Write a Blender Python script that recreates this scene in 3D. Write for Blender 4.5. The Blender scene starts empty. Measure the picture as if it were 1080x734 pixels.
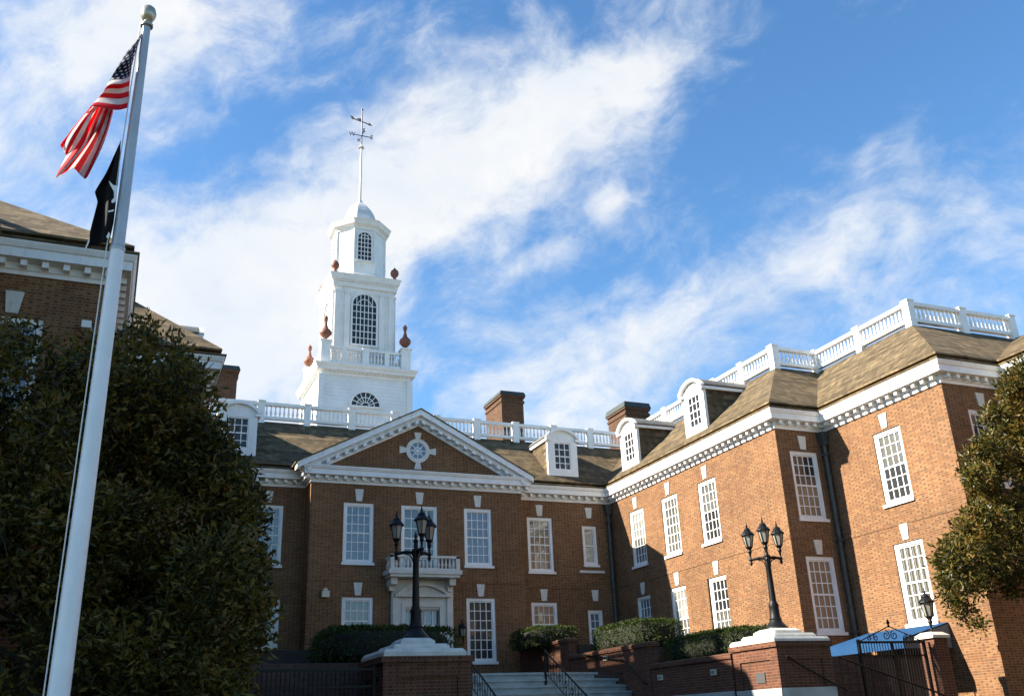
import bpy, bmesh, math, random
from mathutils import Vector, Matrix
R = math.radians
random.seed(7)
sc = bpy.context.scene
COL = sc.collection

# ------------------------------------------------------------------ camera
CAMZ = 1.6
YAW, PITCH, ROLL, FPX = 0.40498, 0.38036, -0.04083, 994.19
fwd = Vector((math.sin(YAW)*math.cos(PITCH), math.cos(YAW)*math.cos(PITCH), math.sin(PITCH)))
r0 = Vector((math.cos(YAW), -math.sin(YAW), 0)); u0 = r0.cross(fwd)
rt = r0*math.cos(ROLL)+u0*math.sin(ROLL); up = rt.cross(fwd)
cam = bpy.data.objects.new('camera', bpy.data.cameras.new('camera')); COL.objects.link(cam)
cam.matrix_world = Matrix(((rt.x, up.x, -fwd.x, 0), (rt.y, up.y, -fwd.y, 0), (rt.z, up.z, -fwd.z, CAMZ), (0, 0, 0, 1)))
cam.data.sensor_width = 36; cam.data.sensor_fit = 'HORIZONTAL'
cam.data.lens = 36*FPX/1080; cam.data.clip_end = 5000
sc.camera = cam

# ------------------------------------------------------------------ light
SUN = Vector((-1.0, 0.28, 0.665)).normalized()           # towards the sun
EL = math.asin(SUN.z); AZ = math.atan2(SUN.x, SUN.y)
sun = bpy.data.objects.new('sun', bpy.data.lights.new('sun', 'SUN')); COL.objects.link(sun)
sun.data.energy = 5.0; sun.data.angle = R(0.5); sun.data.color = (1.0, 0.91, 0.77)
sun.rotation_euler = SUN.to_track_quat('Z', 'Y').to_euler(); sun.location = (-40, 40, 60)
sc.view_settings.view_transform = 'Standard'; sc.view_settings.look = 'None'
sc.view_settings.exposure = 1.70; sc.view_settings.gamma = 1.0; sc.view_settings.use_curve_mapping = False

class NT:
    """short node-tree writer"""
    def __init__(s, tree): s.t = tree; s.n = tree.nodes; s.l = tree.links
    def node(s, typ, **kw):
        n = s.n.new(typ)
        for k, v in kw.items(): setattr(n, k, v)
        return n
    def put(s, sock, v):
        if isinstance(v, bpy.types.NodeSocket): s.l.new(v, sock)
        elif v is not None:
            if sock.type == 'RGBA' and hasattr(v, '__len__') and len(v) == 3: v = (*v, 1)
            sock.default_value = v
    def m(s, op, a, b=None, c=None, clamp=False):
        n = s.node('ShaderNodeMath', operation=op, use_clamp=clamp)
        s.put(n.inputs[0], a)
        if b is not None: s.put(n.inputs[1], b)
        if c is not None: s.put(n.inputs[2], c)
        return n.outputs[0]
    def vm(s, op, a, b=None):
        n = s.node('ShaderNodeVectorMath', operation=op); s.put(n.inputs[0], a)
        if b is not None: s.put(n.inputs[1], b)
        return n.outputs['Value'] if op in ('DOT_PRODUCT', 'LENGTH') else n.outputs[0]
    def xyz(s, v):
        n = s.node('ShaderNodeSeparateXYZ'); s.put(n.inputs[0], v); return n.outputs
    def comb(s, x, y, z=0.0):
        n = s.node('ShaderNodeCombineXYZ')
        for i, v in enumerate((x, y, z)): s.put(n.inputs[i], v)
        return n.outputs[0]
    def mix(s, f, a, b, blend='MIX'):
        n = s.node('ShaderNodeMix', data_type='RGBA', blend_type=blend)
        s.put(n.inputs[0], f); s.put(n.inputs[6], a); s.put(n.inputs[7], b); return n.outputs[2]
    def noise(s, vec, scale, detail=4, rough=0.55, dist=0.0, dim='3D'):
        n = s.node('ShaderNodeTexNoise', noise_dimensions=dim)
        if vec is not None: s.put(n.inputs['Vector'], vec)
        n.inputs['Scale'].default_value = scale; n.inputs['Detail'].default_value = detail
        n.inputs['Roughness'].default_value = rough; n.inputs['Distortion'].default_value = dist
        return n.outputs['Fac']
    def ramp(s, f, stops, interp='LINEAR'):
        n = s.node('ShaderNodeValToRGB'); n.color_ramp.interpolation = interp
        e = n.color_ramp.elements
        while len(e) < len(stops): e.new(0.5)
        for i, (p, c) in enumerate(stops): e[i].position = p; e[i].color = (*c, 1) if len(c) == 3 else c
        s.put(n.inputs[0], f); return n.outputs[0]
    def maprange(s, v, a, b, c=0.0, d=1.0, smooth=True):
        n = s.node('ShaderNodeMapRange', interpolation_type='SMOOTHSTEP' if smooth else 'LINEAR')
        for i, x in enumerate((v, a, b, c, d)): s.put(n.inputs[i], x)
        return n.outputs[0]

# sky: Nishita air, with a cloud layer given by direction
world = bpy.data.worlds.new('World'); sc.world = world; world.use_nodes = True
W = NT(world.node_tree); bg = W.n['Background']
sky = W.node('ShaderNodeTexSky', sky_type='NISHITA', sun_disc=False)
sky.sun_elevation = EL; sky.sun_rotation = AZ; sky.air_density = 1.0; sky.dust_density = 0.3; sky.ozone_density = 3.0
SKY_STRENGTH = 0.10
hs = W.node('ShaderNodeHueSaturation'); hs.inputs['Saturation'].default_value = 1.15; hs.inputs['Value'].default_value = 1.0
W.put(hs.inputs['Color'], sky.outputs[0])
D = W.vm('NORMALIZE', W.node('ShaderNodeTexCoord').outputs['Generated'])
dx, dy, dz = W.xyz(D)
# the cloud streaks lie along one wind direction: su runs along it, sv across it
WIND, ACROSS = (0.794, -0.481, 0.373), (-0.556, -0.326, 0.764)
su0 = W.vm('DOT_PRODUCT', D, WIND); sv0 = W.vm('DOT_PRODUCT', D, ACROSS)
wn_ = W.node('ShaderNodeTexNoise', noise_dimensions='3D'); W.put(wn_.inputs['Vector'], D); wn_.inputs['Scale'].default_value = 6.0; wn_.inputs['Detail'].default_value = 4
wr, wg, wb = W.xyz(wn_.outputs['Color'])
su = W.m('ADD', su0, W.m('MULTIPLY', W.m('SUBTRACT', wr, 0.5), 0.10)); sv = W.m('ADD', sv0, W.m('MULTIPLY', W.m('SUBTRACT', wg, 0.5), 0.10))
uvw = W.comb(su, sv, dz)
n1 = W.noise(W.comb(W.m('MULTIPLY', su, 5.2), W.m('MULTIPLY', sv, 8.5), 0.37), 1.25, 9, 0.62)
n2 = W.noise(W.comb(W.m('MULTIPLY', su, 19.0), W.m('MULTIPLY', sv, 26.0), 2.1), 1.0, 7, 0.62)
# (u, v, width along, width across, weight): where the banks of cloud stand
BANKS = [(-0.06, 0.00, 0.28, 0.068, .98), (0.17, 0.015, 0.13, 0.065, .55), (-0.26, -0.07, 0.18, 0.085, 1.0), (-0.20, 0.22, 0.19, 0.075, .72), (-0.34, 0.10, 0.10, 0.10, .40),
 (0.40, -0.235, 0.20, 0.045, .40), (0.20, -0.235, 0.13, 0.045, .30), (0.02, -0.24, 0.14, 0.060, .40), (-0.13, -0.16, 0.14, 0.06, .35), (0.171, -0.105, 0.018, 0.014, .45), (0.09, -0.123, 0.05, 0.012, .40), (0.41, -0.16, 0.05, 0.02, .25), (0.25, -0.33, 0.40, 0.07, .28),
 (-0.10, 0.115, 0.10, 0.018, -.35), (0.42, -0.08, 0.16, 0.06, -.40)]
cov = W.m('ADD', su, 0.0); cov = W.m('MULTIPLY', cov, 0.0)
for a, b, wa, wb2, w in BANKS:
    q = W.m('ADD', W.m('POWER', W.m('DIVIDE', W.m('SUBTRACT', su, a), wa), 2.0), W.m('POWER', W.m('DIVIDE', W.m('SUBTRACT', sv, b), wb2), 2.0))
    cov = W.m('ADD', cov, W.m('MULTIPLY', W.m('EXPONENT', W.m('MULTIPLY', q, -1.0)), w))
cov = W.m('MULTIPLY', cov, W.m('GREATER_THAN', dy, -0.15))
body = W.m('ADD', cov, W.m('MULTIPLY', W.m('SUBTRACT', n1, 0.5), 1.7))
body = W.m('ADD', body, W.m('MULTIPLY', W.m('SUBTRACT', n2, 0.5), 1.05))
alpha = W.m('MULTIPLY', W.maprange(body, -0.02, 0.95), 0.93)
shade = W.noise(uvw, 5.0, 6, 0.6)
ccol = W.ramp(W.m('ADD', shade, W.m('MULTIPLY', alpha, 0.18)), [(0.38, (0.62, 0.72, 0.86)), (0.58, (0.86, 0.91, 0.97)), (0.80, (1.02, 1.01, 0.99))])
skyc = W.mix(1.0, hs.outputs[0], (1.46, 1.58, 1.58), 'MULTIPLY')
cl10 = W.mix(1.0, ccol, (6.25, 6.25, 6.25), 'MULTIPLY')
fin = W.mix(alpha, skyc, cl10)
W.put(bg.inputs['Color'], fin); bg.inputs['Strength'].default_value = 0.05

# ------------------------------------------------------------------ materials
MATS = {}
def new_mat(name):
    m = bpy.data.materials.new(name); m.use_nodes = True; t = NT(m.node_tree)
    MATS[name] = m; return m, t, t.n['Principled BSDF']
def simple(name, col, rough=0.5, metal=0.0, var=0.0, scale=3.0, spec=0.5, bump=0.0, bscale=40.0, grime=0.0):
    m, t, p = new_mat(name)
    geo = t.node('ShaderNodeNewGeometry').outputs['Position']
    if var:
        f = t.noise(geo, scale, 6, 0.6)
        c_ = t.mix(t.maprange(f, 0.3, 0.7), [c*(1-var) for c in col], [min(1, c*(1+var*0.6)) for c in col])
        if grime:
            gx, gy, gz = t.xyz(geo); g_ = t.noise(t.comb(t.m('MULTIPLY', t.m('ADD', gx, gy), 5.0), t.m('MULTIPLY', gz, 0.9), 0.0), 1.0, 5, 0.7)
            c_ = t.mix(t.maprange(g_, 0.52, 0.80, 0.0, grime), c_, (0.22, 0.20, 0.16))
        t.put(p.inputs['Base Color'], c_)
    else: t.put(p.inputs['Base Color'], col)
    p.inputs['Roughness'].default_value = rough; p.inputs['Metallic'].default_value = metal
    p.inputs['Specular IOR Level'].default_value = spec
    if bump:
        b = t.node('ShaderNodeBump'); b.inputs['Strength'].default_value = bump; b.inputs['Distance'].default_value = 0.02
        t.put(b.inputs['Height'], t.noise(geo, bscale, 4)); t.put(p.inputs['Normal'], b.outputs[0])
    return m
def uv_world(t):
    g = t.node('ShaderNodeNewGeometry'); px, py, pz = t.xyz(g.outputs['Position']); nx, ny, nz = t.xyz(t.vm('ABSOLUTE', g.outputs['True Normal']))
    isx = t.m('GREATER_THAN', nx, ny); flat = t.m('GREATER_THAN', nz, 0.9)
    u = t.m('ADD', t.m('MULTIPLY', py, isx), t.m('MULTIPLY', px, t.m('SUBTRACT', 1.0, isx)))
    v = t.m('ADD', t.m('MULTIPLY', pz, t.m('SUBTRACT', 1.0, flat)), t.m('MULTIPLY', py, flat))
    return u, v, g.outputs['Position']
def brick(name, c_lo, c_hi, c_dark, mortar, row=0.075, pair=0.33):
    m, t, p = new_mat(name); u, v, pos = uv_world(t)
    rv = t.m('DIVIDE', v, row); ri = t.m('FLOOR', rv); fv = t.m('FRACT', rv)
    ru = t.m('ADD', t.m('DIVIDE', u, pair), t.m('MULTIPLY', t.m('FLOORED_MODULO', ri, 2.0), 0.5))
    ci = t.m('FLOOR', ru); fu = t.m('FRACT', ru)
    head = t.m('GREATER_THAN', fu, 0.667)
    wn = t.node('ShaderNodeTexWhiteNoise', noise_dimensions='3D')
    t.put(wn.inputs['Vector'], t.comb(ci, ri, head)); rnd = wn.outputs['Value']
    col = t.mix(rnd, c_lo, c_hi)
    dark = t.m('MULTIPLY', head, t.m('GREATER_THAN', rnd, 0.35))
    dark = t.m('ADD', dark, t.m('MULTIPLY', t.m('SUBTRACT', 1.0, head), t.m('GREATER_THAN', rnd, 0.96)), clamp=True)
    col = t.mix(t.m('MULTIPLY', dark, 0.62), col, c_dark)
    ju = t.m('ADD', t.m('LESS_THAN', fu, 0.032), t.m('MULTIPLY', head, t.m('LESS_THAN', fu, 0.70)))
    j = t.m('ADD', ju, t.m('LESS_THAN', fv, 0.14), clamp=True)
    col = t.mix(j, col, mortar)
    big = t.maprange(t.noise(pos, 0.45, 5, 0.6), 0.3, 0.7, 0.84, 1.12)
    col = t.mix(1.0, col, t.comb(big, big, big), 'MULTIPLY')
    wx = t.noise(t.comb(t.m('MULTIPLY', u, 2.6), t.m('MULTIPLY', v, 0.28), 0.0), 1.0, 5, 0.65)      # rain streaks and soot
    sk = t.maprange(wx, 0.50, 0.78, 1.0, 0.72); col = t.mix(1.0, col, t.comb(sk, sk, sk), 'MULTIPLY')
    ef = t.maprange(t.noise(pos, 1.7, 6, 0.7), 0.62, 0.80, 0.0, 0.22); col = t.mix(ef, col, mortar)  # paler repaired patches
    t.put(p.inputs['Base Color'], col); p.inputs['Roughness'].default_value = 0.85; p.inputs['Specular IOR Level'].default_value = 0.25
    b = t.node('ShaderNodeBump'); b.inputs['Strength'].default_value = 0.7; b.inputs['Distance'].default_value = 0.012
    t.put(b.inputs['Height'], t.m('SUBTRACT', t.m('MULTIPLY', rnd, 0.5), j)); t.put(p.inputs['Normal'], b.outputs[0])
    return m
def shingle(name, c_lo, c_hi, c_old, row=0.16, wid=0.22):
    m, t, p = new_mat(name); u, v, pos = uv_world(t); _, _, pz = t.xyz(pos)
    rv = t.m('DIVIDE', pz, row); ri = t.m('FLOOR', rv); fv = t.m('FRACT', rv)
    ru = t.m('ADD', t.m('DIVIDE', u, wid), t.m('MULTIPLY', ri, 0.37)); ci = t.m('FLOOR', ru); fu = t.m('FRACT', ru)
    wn = t.node('ShaderNodeTexWhiteNoise', noise_dimensions='2D'); t.put(wn.inputs['Vector'], t.comb(ci, ri)); rnd = wn.outputs['Value']
    col = t.mix(rnd, c_lo, c_hi)
    wr_ = t.node('ShaderNodeTexWhiteNoise', noise_dimensions='1D'); t.put(wr_.inputs['W'], ri)
    rowv = t.m('ADD', 0.66, t.m('MULTIPLY', wr_.outputs['Value'], 0.62)); col = t.mix(1.0, col, t.comb(rowv, rowv, rowv), 'MULTIPLY')
    lng = t.maprange(t.noise(t.comb(t.m('MULTIPLY', u, 0.8), t.m('MULTIPLY', pz, 9.0), 0.0), 1.0, 4, 0.6), 0.35, 0.7, 0.72, 1.15); col = t.mix(1.0, col, t.comb(lng, lng, lng), 'MULTIPLY')
    st = t.maprange(t.noise(t.vm('MULTIPLY', pos, (1, 1, 0.6)), 0.9, 7, 0.65), 0.42, 0.66)
    col = t.mix(t.m('MULTIPLY', st, 0.38), col, c_old)
    st2 = t.maprange(t.noise(pos, 5.0, 4, 0.6), 0.35, 0.7, 0.93, 1.06)
    col = t.mix(1.0, col, t.comb(st2, st2, st2), 'MULTIPLY')
    t.put(p.inputs['Base Color'], col); p.inputs['Roughness'].default_value = 0.9; p.inputs['Specular IOR Level'].default_value = 0.2
    b = t.node('ShaderNodeBump'); b.inputs['Strength'].default_value = 1.0; b.inputs['Distance'].default_value = 0.045
    h = t.m('SUBTRACT', t.m('ADD', t.m('MULTIPLY', t.m('SUBTRACT', 1.0, fv), 1.0), t.m('MULTIPLY', rnd, 0.45)), t.m('LESS_THAN', fu, 0.06))
    t.put(b.inputs['Height'], h); t.put(p.inputs['Normal'], b.outputs[0])
    return m
def clapboard(name, col):
    m, t, p = new_mat(name); u, v, pos = uv_world(t)
    f = t.noise(pos, 1.2, 5, 0.6)
    t.put(p.inputs['Base Color'], t.mix(t.maprange(f, 0.3, 0.75), [c*0.86 for c in col], col)); p.inputs['Roughness'].default_value = 0.5
    b = t.node('ShaderNodeBump'); b.inputs['Strength'].default_value = 0.8; b.inputs['Distance'].default_value = 0.04
    t.put(b.inputs['Height'], t.m('SUBTRACT', 1.0, t.m('FRACT', t.m('DIVIDE', v, 0.22)))); t.put(p.inputs['Normal'], b.outputs[0])
    return m
def glass(name, col, rough=0.03, ior=1.6, fold=0.0):
    m, t, p = new_mat(name)
    u, v, pos = uv_world(t)
    if fold:   # hanging curtain behind the panes
        w = t.m('SINE', t.m('MULTIPLY', t.m('ADD', u, t.m('MULTIPLY', t.noise(pos, 2.0, 2), 0.15)), 48.0))
        t.put(p.inputs['Base Color'], t.mix(t.maprange(w, -1, 1, smooth=False), [c*(1-fold) for c in col], col))
    else:
        t.put(p.inputs['Base Color'], t.mix(t.maprange(t.noise(pos, 1.3, 2), 0.35, 0.65), [c*0.7 for c in col], col))
    p.inputs['Roughness'].default_value = 0.4; p.inputs['IOR'].default_value = 1.45
    p.inputs['Coat Weight'].default_value = 1.0; p.inputs['Coat Roughness'].default_value = rough; p.inputs['Coat IOR'].default_value = ior
    b = t.node('ShaderNodeBump'); b.inputs['Strength'].default_value = 0.06; b.inputs['Distance'].default_value = 0.05
    t.put(b.inputs['Height'], t.noise(pos, 2.2, 2)); t.put(p.inputs['Coat Normal'], b.outputs[0])
    return m
def leaf(name, stops, rough=0.32):
    m, t, p = new_mat(name)
    rnd = t.node('ShaderNodeNewGeometry').outputs['Random Per Island']
    pos_ = t.node('ShaderNodeNewGeometry').outputs['Position']
    rnd = t.m('ADD', t.m('MULTIPLY', rnd, 0.65), t.m('MULTIPLY', t.maprange(t.noise(pos_, 1.1, 3, 0.6), 0.3, 0.7), 0.42), clamp=True)
    t.put(p.inputs['Base Color'], t.ramp(rnd, stops)); p.inputs['Roughness'].default_value = rough
    p.inputs['Specular IOR Level'].default_value = 0.26
    tr = t.node('ShaderNodeBsdfTranslucent'); t.put(tr.inputs['Color'], t.ramp(rnd, [(q, (c[0]*1.5, c[1]*1.45, c[2]*0.9)) for q, c in stops]))
    mx = t.node('ShaderNodeMixShader'); mx.inputs[0].default_value = 0.28
    t.l.new(p.outputs[0], mx.inputs[1]); t.l.new(tr.outputs[0], mx.inputs[2]); t.l.new(mx.outputs[0], t.n['Material Output'].inputs[0])
    return m

BRICK = brick('brick', (0.152, 0.064, 0.027), (0.228, 0.118, 0.053), (0.058, 0.026, 0.017), (0.285, 0.198, 0.112))
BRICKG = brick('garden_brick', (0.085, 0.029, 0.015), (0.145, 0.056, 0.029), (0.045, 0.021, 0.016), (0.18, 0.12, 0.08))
BRICKD = brick('dark_chimney_brick', (0.075, 0.036, 0.020), (0.125, 0.062, 0.034), (0.035, 0.020, 0.015), (0.12, 0.085, 0.055))  # same bond in darker tones, for the chimneys
SHING = shingle('shingle', (0.080, 0.058, 0.031), (0.175, 0.128, 0.070), (0.068, 0.052, 0.032))
WHITE = simple('white_paint', (0.78, 0.77, 0.74), 0.5, var=0.07, scale=1.5, grime=0.38)
TRIM = simple('stone_trim', (0.62, 0.60, 0.54), 0.7, var=0.10, scale=2.5, grime=0.45)
CLAP = clapboard('white_clapboard', (0.82, 0.82, 0.80))
IRON = simple('black_iron', (0.006, 0.006, 0.006), 0.5, 0.0, spec=0.25)
COPPER = simple('dark_copper', (0.030, 0.040, 0.036), 0.6, var=0.3)
LEAD = simple('lead_sheet', (0.15, 0.145, 0.13), 0.6, var=0.2)
PIPE = simple('downspout_metal', (0.055, 0.06, 0.055), 0.5, var=0.2)
URN = simple('terracotta', (0.20, 0.075, 0.045), 0.6, var=0.25)
STONE = simple('cap_stone', (0.60, 0.58, 0.52), 0.75, var=0.14, scale=4, bump=0.2, grime=0.6)
STEP = simple('step_marble', (0.36, 0.39, 0.37), 0.6, var=0.2, scale=2.0, grime=0.6)
POLE = simple('pole_paint', (0.72, 0.73, 0.75), 0.35, var=0.05)
POLE2 = simple('pole_metal', (0.42, 0.43, 0.44), 0.4, 0.35, var=0.08)
BALL = simple('gilded_ball', (0.42, 0.38, 0.30), 0.35, 0.6)
BARK = simple('bark', (0.055, 0.042, 0.030), 0.9, var=0.35, scale=8, bump=0.5)
SOIL = simple('soil', (0.05, 0.04, 0.03), 0.95, var=0.3)
PAVE = brick('paving', (0.075, 0.042, 0.032), (0.11, 0.062, 0.046), (0.05, 0.03, 0.026), (0.10, 0.085, 0.07), 0.11, 0.4)
LAWN = simple('winter_lawn', (0.045, 0.048, 0.020), 0.95, var=0.3, scale=0.6)
DECK = simple('roof_deck', (0.13, 0.12, 0.11), 0.9, var=0.2)
GOLD = simple('vane_iron', (0.03, 0.03, 0.028), 0.45)
BEIGE = simple('beige_plastic', (0.62, 0.56, 0.42), 0.5)
BLACKCL = simple('black_cloth', (0.006, 0.006, 0.007), 0.85, spec=0.2)
WHITECL = simple('white_cloth', (0.7, 0.7, 0.7), 0.8)
AWN = simple('blue_canvas', (0.020, 0.062, 0.145), 1.0, var=0.08, spec=0.02)
AWN2 = simple('grey_canvas', (0.12, 0.15, 0.19), 0.8, var=0.12)
WOOD = simple('dark_door_paint', (0.02, 0.022, 0.025), 0.4)
LGLASS = glass('lantern_glass', (0.30, 0.285, 0.235), 0.15, 1.45)
G_SKY = glass('pane_blind_sky_tint', (0.085, 0.125, 0.165), 0.03, 1.75)  # pale blind colour with some blue sky reflection painted into the base
G_BLACK = glass('pane_unlit_room', (0.006, 0.006, 0.007), 0.02, 1.3)
G_GREY = glass('pane_grey_shade', (0.10, 0.10, 0.085), 0.03, 1.6)
G_DARK = glass('pane_dark', (0.015, 0.016, 0.018), 0.02, 1.7)
G_TAN = glass('pane_tan_blind', (0.17, 0.13, 0.085), 0.03, 1.6)
G_BLIND = glass('pane_white_blind', (0.27, 0.27, 0.24), 0.04, 1.6)
G_CURT = glass('pane_curtain', (0.17, 0.165, 0.14), 0.04, 1.6, fold=0.85)
G_GREEN = glass('pane_green_blind', (0.095, 0.13, 0.125), 0.03, 1.7)
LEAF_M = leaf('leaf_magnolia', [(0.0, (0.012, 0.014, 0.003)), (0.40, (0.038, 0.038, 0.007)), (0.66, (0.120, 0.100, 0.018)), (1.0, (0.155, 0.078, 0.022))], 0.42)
LEAF_H = leaf('leaf_hedge', [(0.0, (0.012, 0.022, 0.005)), (0.6, (0.034, 0.055, 0.010)), (1.0, (0.070, 0.088, 0.020))], 0.65)
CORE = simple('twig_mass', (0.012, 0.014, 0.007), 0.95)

def flag_material():
    m, t, p = new_mat('stars_and_stripes_cloth')
    u, v, _ = t.xyz(t.node('ShaderNodeTexCoord').outputs['UV'])     # v = 0 at the top edge
    s = t.m('FLOORED_MODULO', t.m('FLOOR', t.m('MULTIPLY', v, 13.0)), 2.0)
    col = t.mix(s, (0.72, 0.012, 0.026), (0.74, 0.72, 0.72))
    can = t.m('MULTIPLY', t.m('LESS_THAN', u, 0.40), t.m('LESS_THAN', v, 7/13))
    gu = t.m('MULTIPLY', u, 15.0); gv = t.m('MULTIPLY', v, 16.7)
    gu = t.m('ADD', gu, t.m('MULTIPLY', t.m('FLOORED_MODULO', t.m('FLOOR', gv), 2.0), 0.5))
    fu = t.m('SUBTRACT', t.m('FRACT', gu), 0.5); fv = t.m('SUBTRACT', t.m('FRACT', gv), 0.5)
    star = t.m('LESS_THAN', t.m('ADD', t.m('MULTIPLY', fu, fu), t.m('MULTIPLY', fv, fv)), 0.07)
    col = t.mix(can, col, t.mix(star, (0.008, 0.012, 0.05), (0.60, 0.60, 0.64)))
    t.put(p.inputs['Base Color'], col); p.inputs['Roughness'].default_value = 0.75
    tr = t.node('ShaderNodeBsdfTranslucent'); t.put(tr.inputs['Color'], col)
    mx = t.node('ShaderNodeMixShader'); mx.inputs[0].default_value = 0.62
    t.l.new(p.outputs[0], mx.inputs[1]); t.l.new(tr.outputs[0], mx.inputs[2]); t.l.new(mx.outputs[0], t.n['Material Output'].inputs[0])
    return m
FLAG = flag_material()

# ------------------------------------------------------------------ mesh writer
class MB:
    def __init__(s): s.v = []; s.f = []; s.mi = []; s.M = None
    def add(s, vs, fs, mi=0):
        b = len(s.v)
        for p in vs:
            p = Vector(p)
            if s.M is not None: p = s.M @ p
            s.v.append(p)
        for f in fs: s.f.append([b+i for i in f]); s.mi.append(mi)
        return s
    def quad(s, a, b, c, d, mi=0): return s.add([a, b, c, d], [(0, 1, 2, 3)], mi)
    def box(s, x0, x1, y0, y1, z0, z1, mi=0):
        return s.add([(x0, y0, z0), (x1, y0, z0), (x1, y1, z0), (x0, y1, z0), (x0, y0, z1), (x1, y0, z1), (x1, y1, z1), (x0, y1, z1)],
                     [(3, 2, 1, 0), (4, 5, 6, 7), (0, 1, 5, 4), (1, 2, 6, 5), (2, 3, 7, 6), (3, 0, 4, 7)], mi)
    def frustum(s, cx, cy, z0, z1, a0, b0, a1, b1, mi=0):
        return s.add([(cx-a0, cy-b0, z0), (cx+a0, cy-b0, z0), (cx+a0, cy+b0, z0), (cx-a0, cy+b0, z0), (cx-a1, cy-b1, z1), (cx+a1, cy-b1, z1), (cx+a1, cy+b1, z1), (cx-a1, cy+b1, z1)],
                     [(3, 2, 1, 0), (4, 5, 6, 7), (0, 1, 5, 4), (1, 2, 6, 5), (2, 3, 7, 6), (3, 0, 4, 7)], mi)
    def prism_y(s, poly, y0, y1, mi=0):          # polygon in (x,z) pushed along y
        n = len(poly)
        return s.add([(x, y0, z) for x, z in poly]+[(x, y1, z) for x, z in poly],
                     [tuple(range(n)), tuple(range(2*n-1, n-1, -1))]+[(i, i+n, (i+1) % n+n, (i+1) % n) for i in range(n)], mi)
    def prism_z(s, poly, z0, z1, mi=0):
        n = len(poly)
        return s.add([(x, y, z0) for x, y in poly]+[(x, y, z1) for x, y in poly],
                     [tuple(range(n-1, -1, -1)), tuple(range(n, 2*n))]+[(i, (i+1) % n, (i+1) % n+n, i+n) for i in range(n)], mi)
    def lathe(s, prof, c=(0, 0, 0), n=16, ang0=0.0, mi=0):   # prof = [(r,z)]
        vs = []; fs = []
        for r, z in prof:
            for k in range(n):
                a = ang0+2*math.pi*k/n; vs.append((c[0]+r*math.cos(a), c[1]+r*math.sin(a), c[2]+z))
        for i in range(len(prof)-1):
            for k in range(n): fs.append((i*n+k, i*n+(k+1) % n, (i+1)*n+(k+1) % n, (i+1)*n+k))
        fs.append(tuple(range(n-1, -1, -1))); fs.append(tuple(range((len(prof)-1)*n, len(prof)*n)))
        return s.add(vs, fs, mi)
    def tube(s, pts, rad, n=6, mi=0):            # pts list, rad float or list
        P = [Vector(p) for p in pts]; rs = rad if hasattr(rad, '__len__') else [rad]*len(P)
        vs = []; fs = []; prev = None
        for i, p in enumerate(P):
            d = (P[min(i+1, len(P)-1)]-P[max(i-1, 0)])
            d = d.normalized() if d.length > 1e-9 else Vector((0, 0, 1))
            a = d.orthogonal().normalized() if prev is None else (prev-d*prev.dot(d)).normalized()
            prev = a; b = d.cross(a)
            for k in range(n):
                t = 2*math.pi*k/n; vs.append(p+(a*math.cos(t)+b*math.sin(t))*rs[i])
        for i in range(len(P)-1):
            for k in range(n): fs.append((i*n+k, i*n+(k+1) % n, (i+1)*n+(k+1) % n, (i+1)*n+k))
        fs.append(tuple(range(n-1, -1, -1))); fs.append(tuple(range((len(P)-1)*n, len(P)*n)))
        return s.add(vs, fs, mi)
    def build(s, name, mats, parent=None, org=(0, 0, 0), smooth=False, loc=None, rz=0.0, auto=None):
        me = bpy.data.meshes.new(name); o = Vector(org)
        me.from_pydata([tuple(v-o) for v in s.v], [], s.f)
        mats = mats if isinstance(mats, (list, tuple)) else [mats]
        for m in mats: me.materials.append(m)
        if len(mats) > 1: me.polygons.foreach_set('material_index', s.mi)
        if smooth: me.polygons.foreach_set('use_smooth', [True]*len(me.polygons))
        me.update()
        if smooth and auto is not None: me.set_sharp_from_angle(angle=R(auto))
        return link(name, me, parent, loc, rz)
def link(name, me, parent=None, loc=None, rz=0.0):
    ob = bpy.data.objects.new(name, me); COL.objects.link(ob)
    if parent is not None: ob.parent = parent
    if loc is not None: ob.location = loc
    ob.rotation_euler = (0, 0, rz)
    return ob
def tag(o, label, cat, group=None, kind=None):
    o['label'] = label; o['category'] = cat
    if group: o['group'] = group
    if kind: o['kind'] = kind
    return o
def thing(name, loc, label, cat, group=None, rz=0.0):
    o = bpy.data.objects.new(name, None); COL.objects.link(o); o.location = loc; o.rotation_euler = (0, 0, rz)
    o.empty_display_size = 0.3
    return tag(o, label, cat, group)
def structure(o): o['kind'] = 'structure'; return o

# ------------------------------------------------------------------ plan of the three blocks
Y_AX = 12.36
XA, YB_, XB, YC = 22.61, 27.82, 24.88, 21.84
LXA, LXB = 1.95, -0.72
YP, YR = 40.0, 41.2
PX0, PX1 = 7.49, 17.29
PATH = [(-3.6, 15.2), (-3.6, YC), (LXB, YC), (LXB, YB_), (LXA, YB_), (LXA, YR), (PX0, YR), (PX0, YP), (PX1, YP), (PX1, YR), (XA, YR), (XA, YB_), (XB, YB_), (XB, YC), (27.65, YC), (27.65, 4)]
ROOFP = PATH[:6]+PATH[10:]
ZC = 11.68
def offs(path, o):
    """offset a right-angled path outwards (to the right of travel) by o, mitred"""
    out = []
    for i, p in enumerate(path):
        ns = []
        for a, b in ((i-1, i), (i, i+1)):
            if a < 0 or b >= len(path): continue
            d = Vector((path[b][0]-path[a][0], path[b][1]-path[a][1])).normalized(); ns.append(Vector((d.y, -d.x)))
        q = Vector(p)
        if len(ns) == 1: q += ns[0]*o
        else:
            q += ns[0]*o
            if ns[0].dot(ns[1]) < 0.99: q += ns[1]*o
        out.append(q)
    return out
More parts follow.
